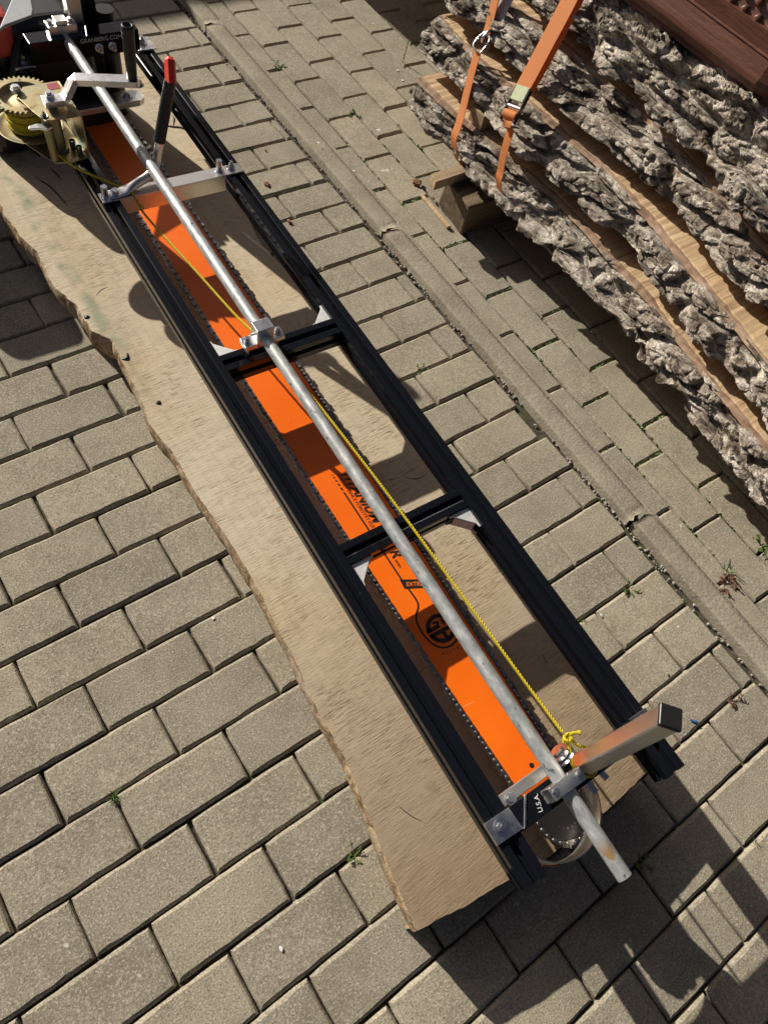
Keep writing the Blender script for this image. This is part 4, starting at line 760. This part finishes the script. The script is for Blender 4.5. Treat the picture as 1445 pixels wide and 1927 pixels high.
for si, S in enumerate(STACK):
    root = empty('bark_slab', (1.6, 0, S['zb'])); tag(root, S['label'], 'slab', 'slabs in the strapped stack')
    nl = 520; y0, y1 = -1.3, S['far']; top = S.get('top', False); m = 52 if top else 34; vs = []
    for j in range(nl + 1):
        y = lerp(y0, y1, j / nl); bx = interp(S['B'], y); tx = interp(S['T'], y); sm_ = min(1.0, max(0.0, (y + 0.2) / 0.35)); bx += 0.004 * noise.noise((y * 14, si, 0)) - (0.0, 0.030, 0.020, 0.032)[si] * sm_ * sm_ * (3 - 2 * sm_); tx += 0.004 * noise.noise((y * 9, si, 5)) + 0.0015 * noise.noise((y * 60, si, 5))
        for q in range(m + 1):
            t = q / m
            if top:
                a = t * PI / 2; x = tx + 0.10 * max(0, t - 0.8) * 5 - (tx - bx) * math.cos(a) ** 0.85; z = S['zb'] + (S['zt'] - S['zb']) * math.sin(a); nx_, nz_ = -math.cos(a), math.sin(a)
            else:
                bul = math.sin(PI * min(1, t * 1.02)) ** 0.7; x = lerp(bx, tx, t) - S['rnd'] * bul * 0.55; z = lerp(S['zb'], S['zt'], t); nx_, nz_ = -1.0, lerp(-0.45, 0.35, t)
                if si == 0 and t < 0.35: x += 0.02 * (1 - t / 0.35) ** 2 - 0.012; nz_ = -0.8
            wx = 0.30 * noise.noise((x * 22, y * 9, z * 22)); wy = 0.30 * noise.noise((x * 22, y * 9, z * 22 + 8.0))
            P = (x * 21 + si * 7 + wx, y * 5.5 + wy, z * 21); P2 = (x * 60 + si * 3 + wx * 2.5, y * 25 + wy * 2.5, z * 60)
            dd, pt = noise.voronoi(P); e1 = min(1.0, max(0.0, (dd[1] - dd[0] - 0.03) / 0.26)); e1 = e1 * e1 * (3 - 2 * e1); c1 = pt[0]; r1_ = (math.sin(c1[0] * 12.9898 + c1[1] * 78.233 + c1[2] * 37.7) * 43758.5453) % 1.0
            tl = (P[0] - c1[0]) * (r1_ - 0.5) * 0.9 + (P[1] - c1[1]) * ((r1_ * 7.3) % 1.0 - 0.5) * 0.9
            dd, pt = noise.voronoi(P2); e2 = min(1.0, max(0.0, (dd[1] - dd[0] - 0.02) / 0.20)); c2 = pt[0]; r2_ = (math.sin(c2[0] * 12.9898 + c2[1] * 78.233 + c2[2] * 37.7) * 43758.5453) % 1.0
            h = e1 * (0.55 + 0.75 * r1_ + tl) + (0.22 + 0.22 * e1) * e2 * (0.35 + 0.65 * r2_) + 0.10 * noise.noise((x * 120, y * 60, z * 120)) + 0.06 * noise.noise((x * 300, y * 240, z * 300))
            P = (x * 17 + si * 7, y * 6.0, z * 17)
            ed = 1.0 if top else min(1.0, min(t, 1 - t) * 7.0) ** 0.6
            d = S['amp'] * 1.55 * (h - 0.72) * ((0.5 if t < 0.5 else 0.10) + (0.5 if t < 0.5 else 0.90) * ed)
            l_ = math.hypot(nx_, nz_); vs.append((x + d * nx_ / l_, y + 0.5 * S['amp'] * fbm((P[0], P[1] + 9, P[2]), 2) * ed * (0 < j < nl), z + d * nz_ / l_ * 0.8))
    fs = [(j * (m + 1) + q, (j + 1) * (m + 1) + q, (j + 1) * (m + 1) + q + 1, j * (m + 1) + q + 1) for j in range(nl) for q in range(m)]
    o = link('bark', mesh('bark', vs, fs), M['bark'], root); o.location = (-1.6, 0, -S['zb'])
    XR = 2.05
    # sawn faces
    tw = []; nk = 14
    for j in range(nl + 1):
        y = vs[j * (m + 1)][1]
        e = vs[j * (m + 1) + m]; b = vs[j * (m + 1)]
        for k in range(nk + 1): t = k / nk; tw.append((lerp(e[0] + 0.002, XR, t ** 1.5), e[1] * (1 - t) + lerp(y0, y1, j / nl) * t, lerp(e[2] - 0.001, S['zt'] + 0.002, min(1, t * 14)) + 0.0015 * noise.noise((e[1] * 60, t * 3, si))))
        tw.append((XR, lerp(y0, y1, j / nl), S['zb'])); tw.append((b[0] + 0.004, b[1], b[2] + 0.001))
    c = nk + 3
    if top: wf = [(j * c + nk, j * c + nk + 1, (j + 1) * c + nk + 1, (j + 1) * c + nk) for j in range(nl)] + [(j * c + nk + 1, j * c + nk + 2, (j + 1) * c + nk + 2, (j + 1) * c + nk + 1) for j in range(nl)]
    else: wf = [(j * c + k, j * c + k + 1, (j + 1) * c + k + 1, (j + 1) * c + k) for j in range(nl) for k in range(nk + 2)]
    wf = [f[::-1] for f in wf]
    if not top: wf.append(tuple(nl * c + k for k in range(c))); wf.append(tuple(reversed(range(c))))
    else: wf.append(tuple([nl * c + nk, nl * c + nk + 1, nl * c + nk + 2]))
    o = link('sawn_wood', mesh('sawn_wood', tw, wf), M['stackwood'], root); o.location = (-1.6, 0, -S['zb'])
    if not top:                                       # reddish inner bark line along the sawn edge
        cv = []
        for j in range(nl + 1):
            e = tw[j * c]; wd = max(0.002, 0.008 + 0.010 * noise.noise((e[1] * 6, si, 2)) + 0.005 * noise.noise((e[1] * 40, si, 2)))
            cv += [(e[0] - 0.008, e[1], e[2] - 0.006), (e[0], e[1], e[2] + 0.0022), (e[0] + wd, e[1], e[2] + 0.0028), (e[0] + wd + 0.001, e[1], e[2] - 0.002)]
        o = link('inner_bark', mesh('inner_bark', cv, [(4 * j + k, 4 * j + 4 + k, 4 * j + 5 + k, 4 * j + 1 + k) for j in range(nl) for k in range(3)]), M['cambium'], root); o.location = (-1.6, 0, -S['zb'])

# timber under and between the slabs
def timber(name, label, cat, corners, mat, grp=None, bev=0.003):
    """eight corners: near-end four then far-end four"""
    c0 = sum((Vector(c) for c in corners), Vector()) / 8; c0.z = min(c[2] for c in corners); m_ = MB()
    m_.add([Vector(c) - c0 for c in corners], [(0, 1, 2, 3), (7, 6, 5, 4), (0, 4, 5, 1), (1, 5, 6, 2), (2, 6, 7, 3), (3, 7, 4, 0)])
    o = m_.build(name, M[mat], None, bev); o.location = c0; o.modifiers['bevel'].segments = 2; tag(o, label, cat, grp); return o
timber('support_beam', 'thick weathered beam on the paving carrying the slab stack', 'beam', [(1.279, 0.249, 0.002), (1.300, 0.386, 0.002), (1.266, 0.345, 0.122), (1.254, 0.228, 0.122), (2.1, 0.20, 0.002), (2.1, 0.335, 0.002), (2.1, 0.31, 0.122), (2.1, 0.19, 0.122)], 'beam', None, 0.004)
timber('stacking_lath', 'thin brown lath jutting out from under the lowest slab', 'lath', [(1.198, 0.318, 0.124), (1.206, 0.352, 0.124), (1.207, 0.350, 0.150), (1.199, 0.318, 0.150), (1.95, 0.34, 0.124), (1.95, 0.374, 0.124), (1.95, 0.374, 0.149), (1.95, 0.34, 0.149)], 'lath', 'laths in the stack', 0.001)
timber('stacking_block', 'square timber block between the lowest and second slab, beside the left strap', 'block', [(1.338, 0.345, 0.245), (1.338, 0.398, 0.245), (1.338, 0.398, 0.283), (1.338, 0.345, 0.283), (1.9, 0.345, 0.245), (1.9, 0.398, 0.245), (1.9, 0.398, 0.283), (1.9, 0.345, 0.283)], 'lath', None, 0.0015)
timber('stacking_lath', 'lath between the second and third slab, behind the hook', 'lath', [(1.43, 0.48, 0.343), (1.43, 0.51, 0.343), (1.43, 0.51, 0.373), (1.43, 0.48, 0.373), (1.95, 0.48, 0.343), (1.95, 0.51, 0.343), (1.95, 0.51, 0.373), (1.95, 0.48, 0.373)], 'lath', 'laths in the stack', 0.001)
timber('loose_lath', 'loose thin splint of pale wood on the paving beside the beam', 'splint', [(1.252, 0.282, 0.012), (1.264, 0.279, 0.012), (1.264, 0.279, 0.020), (1.253, 0.282, 0.020), (1.262, 0.425, 0.012), (1.271, 0.424, 0.012), (1.271, 0.424, 0.018), (1.263, 0.425, 0.018)], 'stackwood', None, 0.001)

# ratchet strap
stp = empty('ratchet_strap', (1.38, 0.35, 0.15)); tag(stp, 'orange ratchet strap with hook and buckle tied round the slab stack', 'strap')
def sp_(name, pts, side, wd, mat='strap', parent=stp, t_=0.0016, n=6):
    m_ = MB(); m_.ribbon([Vector(p) - Vector((1.38, 0.35, 0.15)) for p in smooth_path(pts, n)], side, wd, t_); return m_.build(name, M[mat], parent)
sp_('webbing', [(1.372, 0.460, 0.383), (1.350, 0.440, 0.335), (1.322, 0.410, 0.272), (1.303, 0.392, 0.240), (1.290, 0.382, 0.205), (1.318, 0.372, 0.145), (1.36, 0.36, 0.128)], (0.10, 1, 0), 0.024)
sp_('webbing', [(1.46, 0.535, 0.57), (1.425, 0.50, 0.480), (1.405, 0.478, 0.434), (1.394, 0.468, 0.412)], (0.1, 1, 0), 0.024)
sp_('webbing_flap', [(1.455, 0.485, 0.50), (1.43, 0.472, 0.46), (1.405, 0.450, 0.425)], (0.2, 1, 0.3), [0.045 - 0.0023 * k for k in range(13)], 'saw_grey', stp, 0.0012)
sp_('webbing', [(1.53, 0.350, 0.640), (1.462, 0.310, 0.560), (1.405, 0.287, 0.478), (1.374, 0.275, 0.432), (1.352, 0.267, 0.402)], (0.05, 1, 0), 0.042)
sp_('webbing', [(1.54, 0.336, 0.632), (1.470, 0.296, 0.552), (1.412, 0.272, 0.470), (1.380, 0.260, 0.424), (1.362, 0.255, 0.400)], (0.05, 1, 0), 0.030)
sp_('webbing', [(1.322, 0.250, 0.362), (1.306, 0.240, 0.345), (1.302, 0.234, 0.332)], (0.05, 1, 0), 0.026)
sp_('webbing', [(1.312, 0.228, 0.330), (1.306, 0.222, 0.30), (1.302, 0.214, 0.262), (1.301, 0.206, 0.232), (1.300, 0.200, 0.205), (1.330, 0.186, 0.148), (1.37, 0.18, 0.128)], (0.08, 1, 0), 0.024)
def rod(name, pts, r, mat='steel'):
    m_ = MB(); m_.tube([Vector(p) - Vector((1.38, 0.35, 0.15)) for p in smooth_path(pts, 6)], r, 8); return m_.build(name, M[mat], stp)
rod('hook_ring', [(1.367, 0.446, 0.382), (1.366, 0.474, 0.384), (1.386, 0.480, 0.402), (1.398, 0.470, 0.414), (1.392, 0.450, 0.406), (1.372, 0.444, 0.388), (1.367, 0.446, 0.382)], 0.0028)
rod('hook', [(1.384, 0.467, 0.396), (1.378, 0.462, 0.408), (1.388, 0.460, 0.420), (1.400, 0.463, 0.424), (1.408, 0.472, 0.418), (1.402, 0.478, 0.408), (1.392, 0.476, 0.404)], 0.0035)
bk = MB(); bdir = Vector((1.312, 0.243, 0.348)) - Vector((1.356, 0.264, 0.402)); bn_ = Vector((-0.85, 0, 0.55)); 
def fr3(d, n_): d = d.normalized(); s3 = n_.cross(d).normalized(); n3 = d.cross(s3); return Matrix(((d.x, s3.x, n3.x), (d.y, s3.y, n3.y), (d.z, s3.z, n3.z)))
F3 = fr3(bdir, bn_); c3 = Vector((1.346, 0.260, 0.392)) - Vector((1.38, 0.35, 0.15))
bk.box(c3 + F3 @ Vector((0.004, 0, 0.006)), (0.034, 0.038, 0.004), F3); bk.box(c3 + F3 @ Vector((-0.012, 0, 0.003)), (0.004, 0.040, 0.010), F3); bk.build('ratchet_lever', M['buckle'], stp, 0.0012)
for s3 in (-1, 1): b2 = MB(); b2.box(c3 + F3 @ Vector((0.028, s3 * 0.0205, 0.0)), (0.080, 0.003, 0.014), F3); b2.build('ratchet_side', M['rubber'], stp, 0.001)
b2 = MB(); b2.cyl(c3 + F3 @ Vector((0.034, -0.022, 0)), c3 + F3 @ Vector((0.034, 0.022, 0)), 0.0065, 16); b2.build('ratchet_spindle', M['steel'], stp)
b2 = MB(); b2.cyl(c3 + F3 @ Vector((0.052, -0.018, 0)), c3 + F3 @ Vector((0.052, 0.018, 0)), 0.011, 20); b2.build('webbing_roll', M['strap'], stp)

# ------------------------------------------------------------------ embossed brown planter box on top of the stack
pbx = empty('planter_box', (1.75, 0.2, 0.61)); tag(pbx, 'dark red-brown embossed plastic planter box with rows of studs, on top of the slab stack', 'planter')
A0 = Vector((1.425, 2.70, 0.632)); A1 = Vector((1.505, -0.176, 0.632)); A2 = Vector((1.60, -0.50, 0.632)); OFF = Vector((1.75, 0.2, 0.61))
def wall_panel(name, a, b, H_, lean, mat):
    d = (b - a).normalized(); inn_ = Vector((0, 0, 1)).cross(d); inn_ = inn_ if inn_.x > 0 else -inn_; upv = (Vector((0, 0, 1)) + inn_ * lean).normalized(); nrm = (-inn_ + Vector((0, 0, lean))).normalized()
    L_ = (b - a).length; prof = [(-0.012, -0.006), (0.0, 0.004), (0.008, 0.006), (0.018, 0.006)]
    for k in range(5): h0 = 0.040 + 0.0075 * k; prof += [(h0, 0.006 - 0.0006 * k), (h0 + 0.0015, 0.0028), (h0 + 0.0030, 0.0028), (h0 + 0.0045, 0.0058 - 0.0006 * k)]
    prof += [(0.082, 0.002), (0.086, 0.0), (H_, 0.0)]
    n = 60; vs = []
    for i in range(n + 1):
        for h_, o_ in prof: vs.append(a + d * (L_ * i / n) + upv * h_ + nrm * o_ - OFF)
    m_ = len(prof); fs = [(i * m_ + k, (i + 1) * m_ + k, (i + 1) * m_ + k + 1, i * m_ + k + 1) for i in range(n) for k in range(m_ - 1)]
    if (vs[m_] - vs[0]).cross(vs[1] - vs[0]).dot(nrm) < 0: fs = [f[::-1] for f in fs]
    o = link(name, mesh(name, vs, fs), M[mat], pbx); return o, d, upv, nrm, L_
pn, d_, u_, n_, L_ = wall_panel('side_wall', A0, A1, 0.36, 0.34, 'planter')
sm = MB(); sm.cyl((0, 0, 0), (0, 0, 0.010), 0.0085, 10, 0.0055); sm.add([(0.0055 * math.cos(k * PI / 5), 0.0055 * math.sin(k * PI / 5), 0.010) for k in range(10)] + [(0, 0, 0.0125)], [(k, (k + 1) % 10, 10) for k in range(10)], True)
sme = bpy.data.meshes.new('stud'); sme.from_pydata(sm.v, [], sm.f); sme.polygons.foreach_set('use_smooth', sm.sm); sme.materials.append(M['planter'])
rot = Vector((0, 0, 1)).rotation_difference(n_).to_euler()
for r in range(7):
    for k in range(20):
        s_ = L_ - 0.046 - k * 0.034 - (0.017 if r % 2 else 0)
        if s_ < 0.05: continue
        p = A0 + d_ * s_ + u_ * (0.084 + 0.021 * r) - OFF; o = link('stud', sme, None, pn); o.location = p; o.rotation_euler = rot
wall_panel('side_wall', A1 + Vector((0, 0, 0.0003)), A2, 0.36, 0.30, 'planter')
mb = MB(); mb.prism([(A0.x + 0.01 - OFF.x, A0.y - OFF.y), (A1.x + 0.012 - OFF.x, A1.y - OFF.y), (A2.x + 0.01 - OFF.x, A2.y - OFF.y), (2.1 - OFF.x, -0.5 - OFF.y), (2.1 - OFF.x, 2.7 - OFF.y)], -0.006, 0.10); mb.build('base', M['planter'], pbx)
mb = MB(); mb.prism([(A0.x + 0.12 - OFF.x, A0.y - 0.1 - OFF.y), (A1.x + 0.10 - OFF.x, A1.y - 0.02 - OFF.y), (A2.x + 0.10 - OFF.x, A2.y - OFF.y), (2.1 - OFF.x, -0.5 - OFF.y), (2.1 - OFF.x, 2.7 - OFF.y)], 0.10, 0.33); mb.build('inner_box', M['planter'], pbx)

for yy in (1.9, 2.5):
    for xx in (2.0,): mb = MB(); mb.box((xx - OFF.x, yy - OFF.y, -0.31), (0.06, 0.06, 0.60)); mb.build('leg', M['planter'], pbx, 0.003)

# ------------------------------------------------------------------ weeds, chips and litter
def leaf_mesh(mb, base, d, L_, w_, curl=0.3):
    d = Vector(d).normalized(); s = d.cross(Vector((0, 0, 1))); s = s.normalized() if s.length > 0.01 else Vector((1, 0, 0)); up = s.cross(d)
    pts = []
    for t, k in ((0, 0.25), (0.3, 0.9), (0.6, 1.0), (0.85, 0.6), (1.0, 0.05)):
        c = Vector(base) + d * L_ * t - Vector((0, 0, 1)) * L_ * curl * t * t; pts += [c - s * w_ * k / 2 + up * w_ * k * 0.12, c, c + s * w_ * k / 2 + up * w_ * k * 0.12]
    mb.add(pts, [(3 * i + k, 3 * i + k + 1, 3 * i + 4 + k, 3 * i + 3 + k) for i in range(4) for k in range(2)])
def weed(label, x, y, kind, n, size, z=-0.004, mat='leaf', seed=0, cat='weed'):
    r = random.Random(seed + int(x * 1000)); root = empty('grass_tuft' if kind == 'grass' else 'paving_weed', (x, y, z)); tag(root, label, cat, 'weeds in the paving joints')
    mb = MB(); st = MB()
    for i in range(n):
        a = r.uniform(0, 2 * PI)
        if kind == 'grass':
            el = r.uniform(0.5, 1.3); leaf_mesh(mb, (r.gauss(0, size * .12), r.gauss(0, size * .12), 0), (math.cos(a) * math.cos(el), math.sin(a) * math.cos(el), math.sin(el)), size * r.uniform(.5, 1.1), size * 0.06, r.uniform(.1, .5))
        elif kind == 'leafy':
            el = r.uniform(0.05, 0.8); L_ = size * r.uniform(.35, .9); tip = Vector((math.cos(a) * math.cos(el), math.sin(a) * math.cos(el), math.sin(el))) * L_
            st.tube([(0, 0, 0), tip * 0.5 + Vector((0, 0, size * .05)), tip], 0.0009, 5)
            for q in range(4):
                b_ = a + r.uniform(-1.2, 1.2); leaf_mesh(mb, tip * r.uniform(.45, 1.0), (math.cos(b_), math.sin(b_), r.uniform(-.1, .5)), size * r.uniform(.2, .36), size * r.uniform(.10, .17), r.uniform(0, .3))
        elif kind == 'line':                          # moss-like growth strung along a joint
            t = r.uniform(-1, 1); b_ = Vector((r.gauss(0, .004), t * size, 0)); el = r.uniform(0.3, 1.2); leaf_mesh(mb, b_, (math.cos(a) * math.cos(el), math.sin(a) * math.cos(el), math.sin(el)), r.uniform(.006, .014), r.uniform(.003, .006), .3)
        elif kind == 'stalk':
            t = i / n; leaf_mesh(mb, (t * 0.006, 0, size * t), (math.cos(i * 2.4), math.sin(i * 2.4), 1.1), size * 0.22 * (1.2 - t), size * 0.035, 0.25)
    if kind == 'stalk': st.tube([(0, 0, 0), (0.004, 0, size * .6), (0.007, 0, size)], 0.0012, 6)
    mb.build('leaves', M[mat], root)
    if st.v: st.build('stems', M[mat], root)
    return root
P2W = {}
weed('small grass tuft in the joint left of the slab near the bottom', -0.126, -0.6, 'grass', 50, 0.020, seed=1)
weed('dark leafy weed growing at the near left edge of the slab', 0.157, -0.9, 'leafy', 9, 0.024, -0.004, 'leaf', 2)
weed('tiny green sprout in a joint beside the slab, left of the mill', 0.205, 0.3, 'grass', 14, 0.014, seed=3)
weed('green weed in a joint between the mill and the kerb, halfway along', 0.884, -0.097, 'leafy', 5, 0.024, seed=4)
weed('trailing two-leaved weed in a joint near the right rail end', 0.945, -0.802, 'leafy', 5, 0.026, seed=5)
weed('grass sprig in a joint touching the right rail', 0.8, -0.8, 'grass', 18, 0.018, seed=6)
weed('bright green grassy weed beside the kerb at the right edge', 1.172, -0.897, 'grass', 14, 0.040, 0.004, seed=7)
weed('withered reddish weed spreading beside the kerb', 1.145, -0.919, 'leafy', 12, 0.036, 0.004, 'leaf_red', 8)
weed('leafy green weed cut by the right edge of the photo', 1.302, -0.893, 'leafy', 12, 0.036, 0.004, 'leaf', 9)
weed('dry brown weed in a joint near the bottom of the kerb', 0.965, -1.102, 'leafy', 7, 0.026, -0.004, 'leaf_red', 10)
weed('dark trailing weed in the shaded joint below the pipe end', 0.58, -1.202, 'leafy', 6, 0.026, -0.004, 'leaf', 11)
weed('small green weed in the joint at the right near the rail shadow', 0.789, -1.302, 'grass', 20, 0.016, seed=12)
weed('low weed clump in the joint between the strap and the kerb', 1.299, 0.821, 'leafy', 10, 0.030, 0.004, 'leaf', 13)
weed('single upright green stalk in the far paving', 1.613, 1.004, 'stalk', 16, 0.075, 0.004, 'leaf', 14)
weed('sparse weed in the open joint at the far end of the kerb', 1.2, 1.107, 'leafy', 10, 0.030, 0.004, 'leaf', 15)
weed('moss line along a joint in front of the thick beam', 1.2, 0.27, 'line', 60, 0.05, 0.002, 'leaf', 16, 'moss')
weed('moss line in the joint running beside the splint', 1.235, 0.227, 'line', 40, 0.004, 0.002, 'leaf', 17, 'moss')
weed('moss in a joint beside the kerb near the right rail', 1.194, -0.62, 'line', 50, 0.03, 0.003, 'leaf', 18, 'moss')
weed('moss tuft in a joint at the far left of the log stack', 1.4, 0.64, 'line', 40, 0.03, 0.003, 'leaf', 19, 'moss')
weed('dry moss in the joint beside the kerb far away', 1.05, 1.189, 'leafy', 8, 0.024, -0.004, 'leaf_red', 20)
ms = MB(); rm = random.Random(5)                        # moss in the joints: ground cover, one object
for c_, ys_ in ((0, (0.496, 0.298, -0.505)), (1, (0.614, 0.42, 0.226, 0.026, -0.182, -0.38, -0.58)), (2, (0.497, 0.297, -0.098, -0.30, -0.50, -0.70)), (3, (0.60, -0.20, -0.40, -0.60))):
    for y_ in ys_:
        x_ = 1.095 + 0.1005 * c_ + 0.014 * (y_ - 0.5)
        for _ in range(60):
            b_ = Vector((x_ + rm.uniform(0.006, 0.094), y_ + rm.gauss(0, 0.0022), 0.004)); a_ = rm.uniform(0, 6.28); el = rm.uniform(0.4, 1.3); leaf_mesh(ms, b_, (math.cos(a_) * math.cos(el), math.sin(a_) * math.cos(el), math.sin(el)), rm.uniform(.006, .013), rm.uniform(.003, .006), .3)
for k_ in range(700):
    c_ = rm.choice((1, 1, 2, 2, 3)); y_ = rm.gauss(rm.choice((0.62, 0.25, -0.18, -0.52, -0.78)), 0.05); b_ = Vector((1.095 + 0.1005 * c_ + 0.014 * (y_ - 0.5) + rm.gauss(0, 0.0018), y_, 0.003)); a_ = rm.uniform(0, 6.28); el = rm.uniform(0.4, 1.3); leaf_mesh(ms, b_, (math.cos(a_) * math.cos(el), math.sin(a_) * math.cos(el), math.sin(el)), rm.uniform(.006, .013), rm.uniform(.003, .006), .3)
tag(ms.build('joint_moss', M['leaf']), 'low green moss filling the joints between the kerb and the log stack', 'moss', None, 'stuff')
def chip(name, label, x, y, s, mat, z=0.001, seed=0, cat='chip', flat_=0.5):
    r = random.Random(seed + 77); m_ = MB(); n = 9; vs = []
    prof = ((0.0, 0.55), (0.35, 1.0), (0.8, 0.85), (1.0, 0.35)); rad = [r.uniform(.6, 1.1) for _ in range(n)]
    for h_, k in prof: vs += [(s * k * rad[i] * math.cos(2 * PI * i / n) * r.uniform(.9, 1.1), s * 0.7 * k * rad[i] * math.sin(2 * PI * i / n), s * flat_ * h_ * r.uniform(.8, 1.1)) for i in range(n)]
    m_.add(vs, [(j * n + i, j * n + (i + 1) % n, (j + 1) * n + (i + 1) % n, (j + 1) * n + i) for j in range(3) for i in range(n)] + [tuple(range(3 * n, 4 * n)), tuple(reversed(range(n)))])
    o = m_.build(name, M[mat]); o.location = (x, y, z); o.rotation_euler = (0, 0, r.uniform(0, 6)); tag(o, label, cat, 'chips and grit on the paving'); return o
for i, (l, x, y, s, mt) in enumerate((
    ('reddish bark chip beside the right rail, the larger of two there', 0.884, 0.642, 0.013, 'chip'), ('small brown bark chip nearer than the large chip by the right rail', 0.864, 0.487, 0.010, 'chip'), ('little brown crumb near the kerb beyond the two bark chips', 0.956, 0.773, 0.006, 'chip'),
    ('grey bark flake lying left of the thick beam', 1.285, 0.475, 0.020, 'chip'), ('dark pebble in the shaded paving near the lower edge', 0.241, -1.215, 0.006, 'stone'), ('brown chip under the jutting lath', 1.29, 0.40, 0.009, 'chip'), ('small dark grit grain right of the mill', 0.878, -0.981, 0.004, 'stone'))): chip('bark_chip' if mt == 'chip' else 'pebble', l, x, y, s, mt, 0.013 if x > 1.1 else 0.001, i)
gt = MB()                                             # crumbs in the gap along the kerb: nobody could count them
for i in range(420):
    y = random.uniform(-1.3, 1.9); x = KX(y) - abs(random.gauss(0, 0.010)) - 0.001; s_ = random.uniform(0.0012, 0.0042); n = 6; ph_ = random.uniform(0, 6)
    vs = [(x + s_ * k * math.cos(ph_ + 2 * PI * q / n) * random.uniform(.7, 1.2), y + s_ * k * math.sin(ph_ + 2 * PI * q / n) * random.uniform(.7, 1.2), -0.009 + s_ * h_) for h_, k in ((0, .8), (.8, 1), (1.5, .5)) for q in range(n)]
    gt.add(vs, [(a * n + q, a * n + (q + 1) % n, (a + 1) * n + (q + 1) % n, (a + 1) * n + q) for a in range(2) for q in range(n)] + [tuple(range(2 * n, 3 * n))])
tag(gt.build('joint_grit', M['stone']), 'loose grit and crumbs lying in the gap along the kerb', 'grit', None, 'stuff')
m_ = MB(); m_.prism([(-0.013, -0.0025), (-0.002, -0.003), (0.0, 0.003), (-0.012, 0.002)], 0, 0.002); m_.cyl((0.0, 0, 0.0025), (0.008, 0, 0.0025), 0.0035, 12); o = m_.build('broken_plug', M['blue']); o.scale = (0.7, 0.7, 0.7); o.location = (0.855, -1.081, 0.001); o.rotation_euler = (0, 0, -1.0); tag(o, 'tiny blue plastic plug lying on the paving right of the post', 'plug')
def petal(label, x, y, s, z=0.001):
    m_ = MB(); n = 12; m_.add([(s * .8 * random.uniform(.6, 1.1) * math.cos(2 * PI * i / n), s * 0.45 * random.uniform(.6, 1.2) * math.sin(2 * PI * i / n), 0.0003) for i in range(n)] + [(0, 0, 0.0007)], [(i, (i + 1) % n, n) for i in range(n)]); o = m_.build('fallen_petal', M['petal']); o.location = (x, y, z); o.rotation_euler = (0, 0, random.uniform(0, 6)); tag(o, label, 'petal', 'pale petals and droppings on the paving')
for l, x, y, s in (('white petal on the paving left of the slab, largest on that side', 0.158, -0.408, 0.006), ('pale oblong dropping near the lower left paving', -0.012, -0.943, 0.006), ('white dropping pair at the far paving, nearer the stack', 1.567, 0.97, 0.008), ('white dropping at the far paving beside the weed stalk', 1.549, 0.917, 0.007), ('small white dropping at the top of the far paving', 1.646, 1.231, 0.005), ('white speck on the kerb stone beyond the brown chips', 1.1, 0.72, 0.006), ('pale speck on the paving right of the kerb', 1.14, 0.589, 0.006), ('white petal between the mill and the kerb, near end', 0.976, -0.922, 0.004), ('pale petal at the joint by the right rail end', 0.843, -0.811, 0.005)): petal(l, x, y, s, 0.0135 if x > 1.12 else 0.026 if x > 1.08 else 0.001)
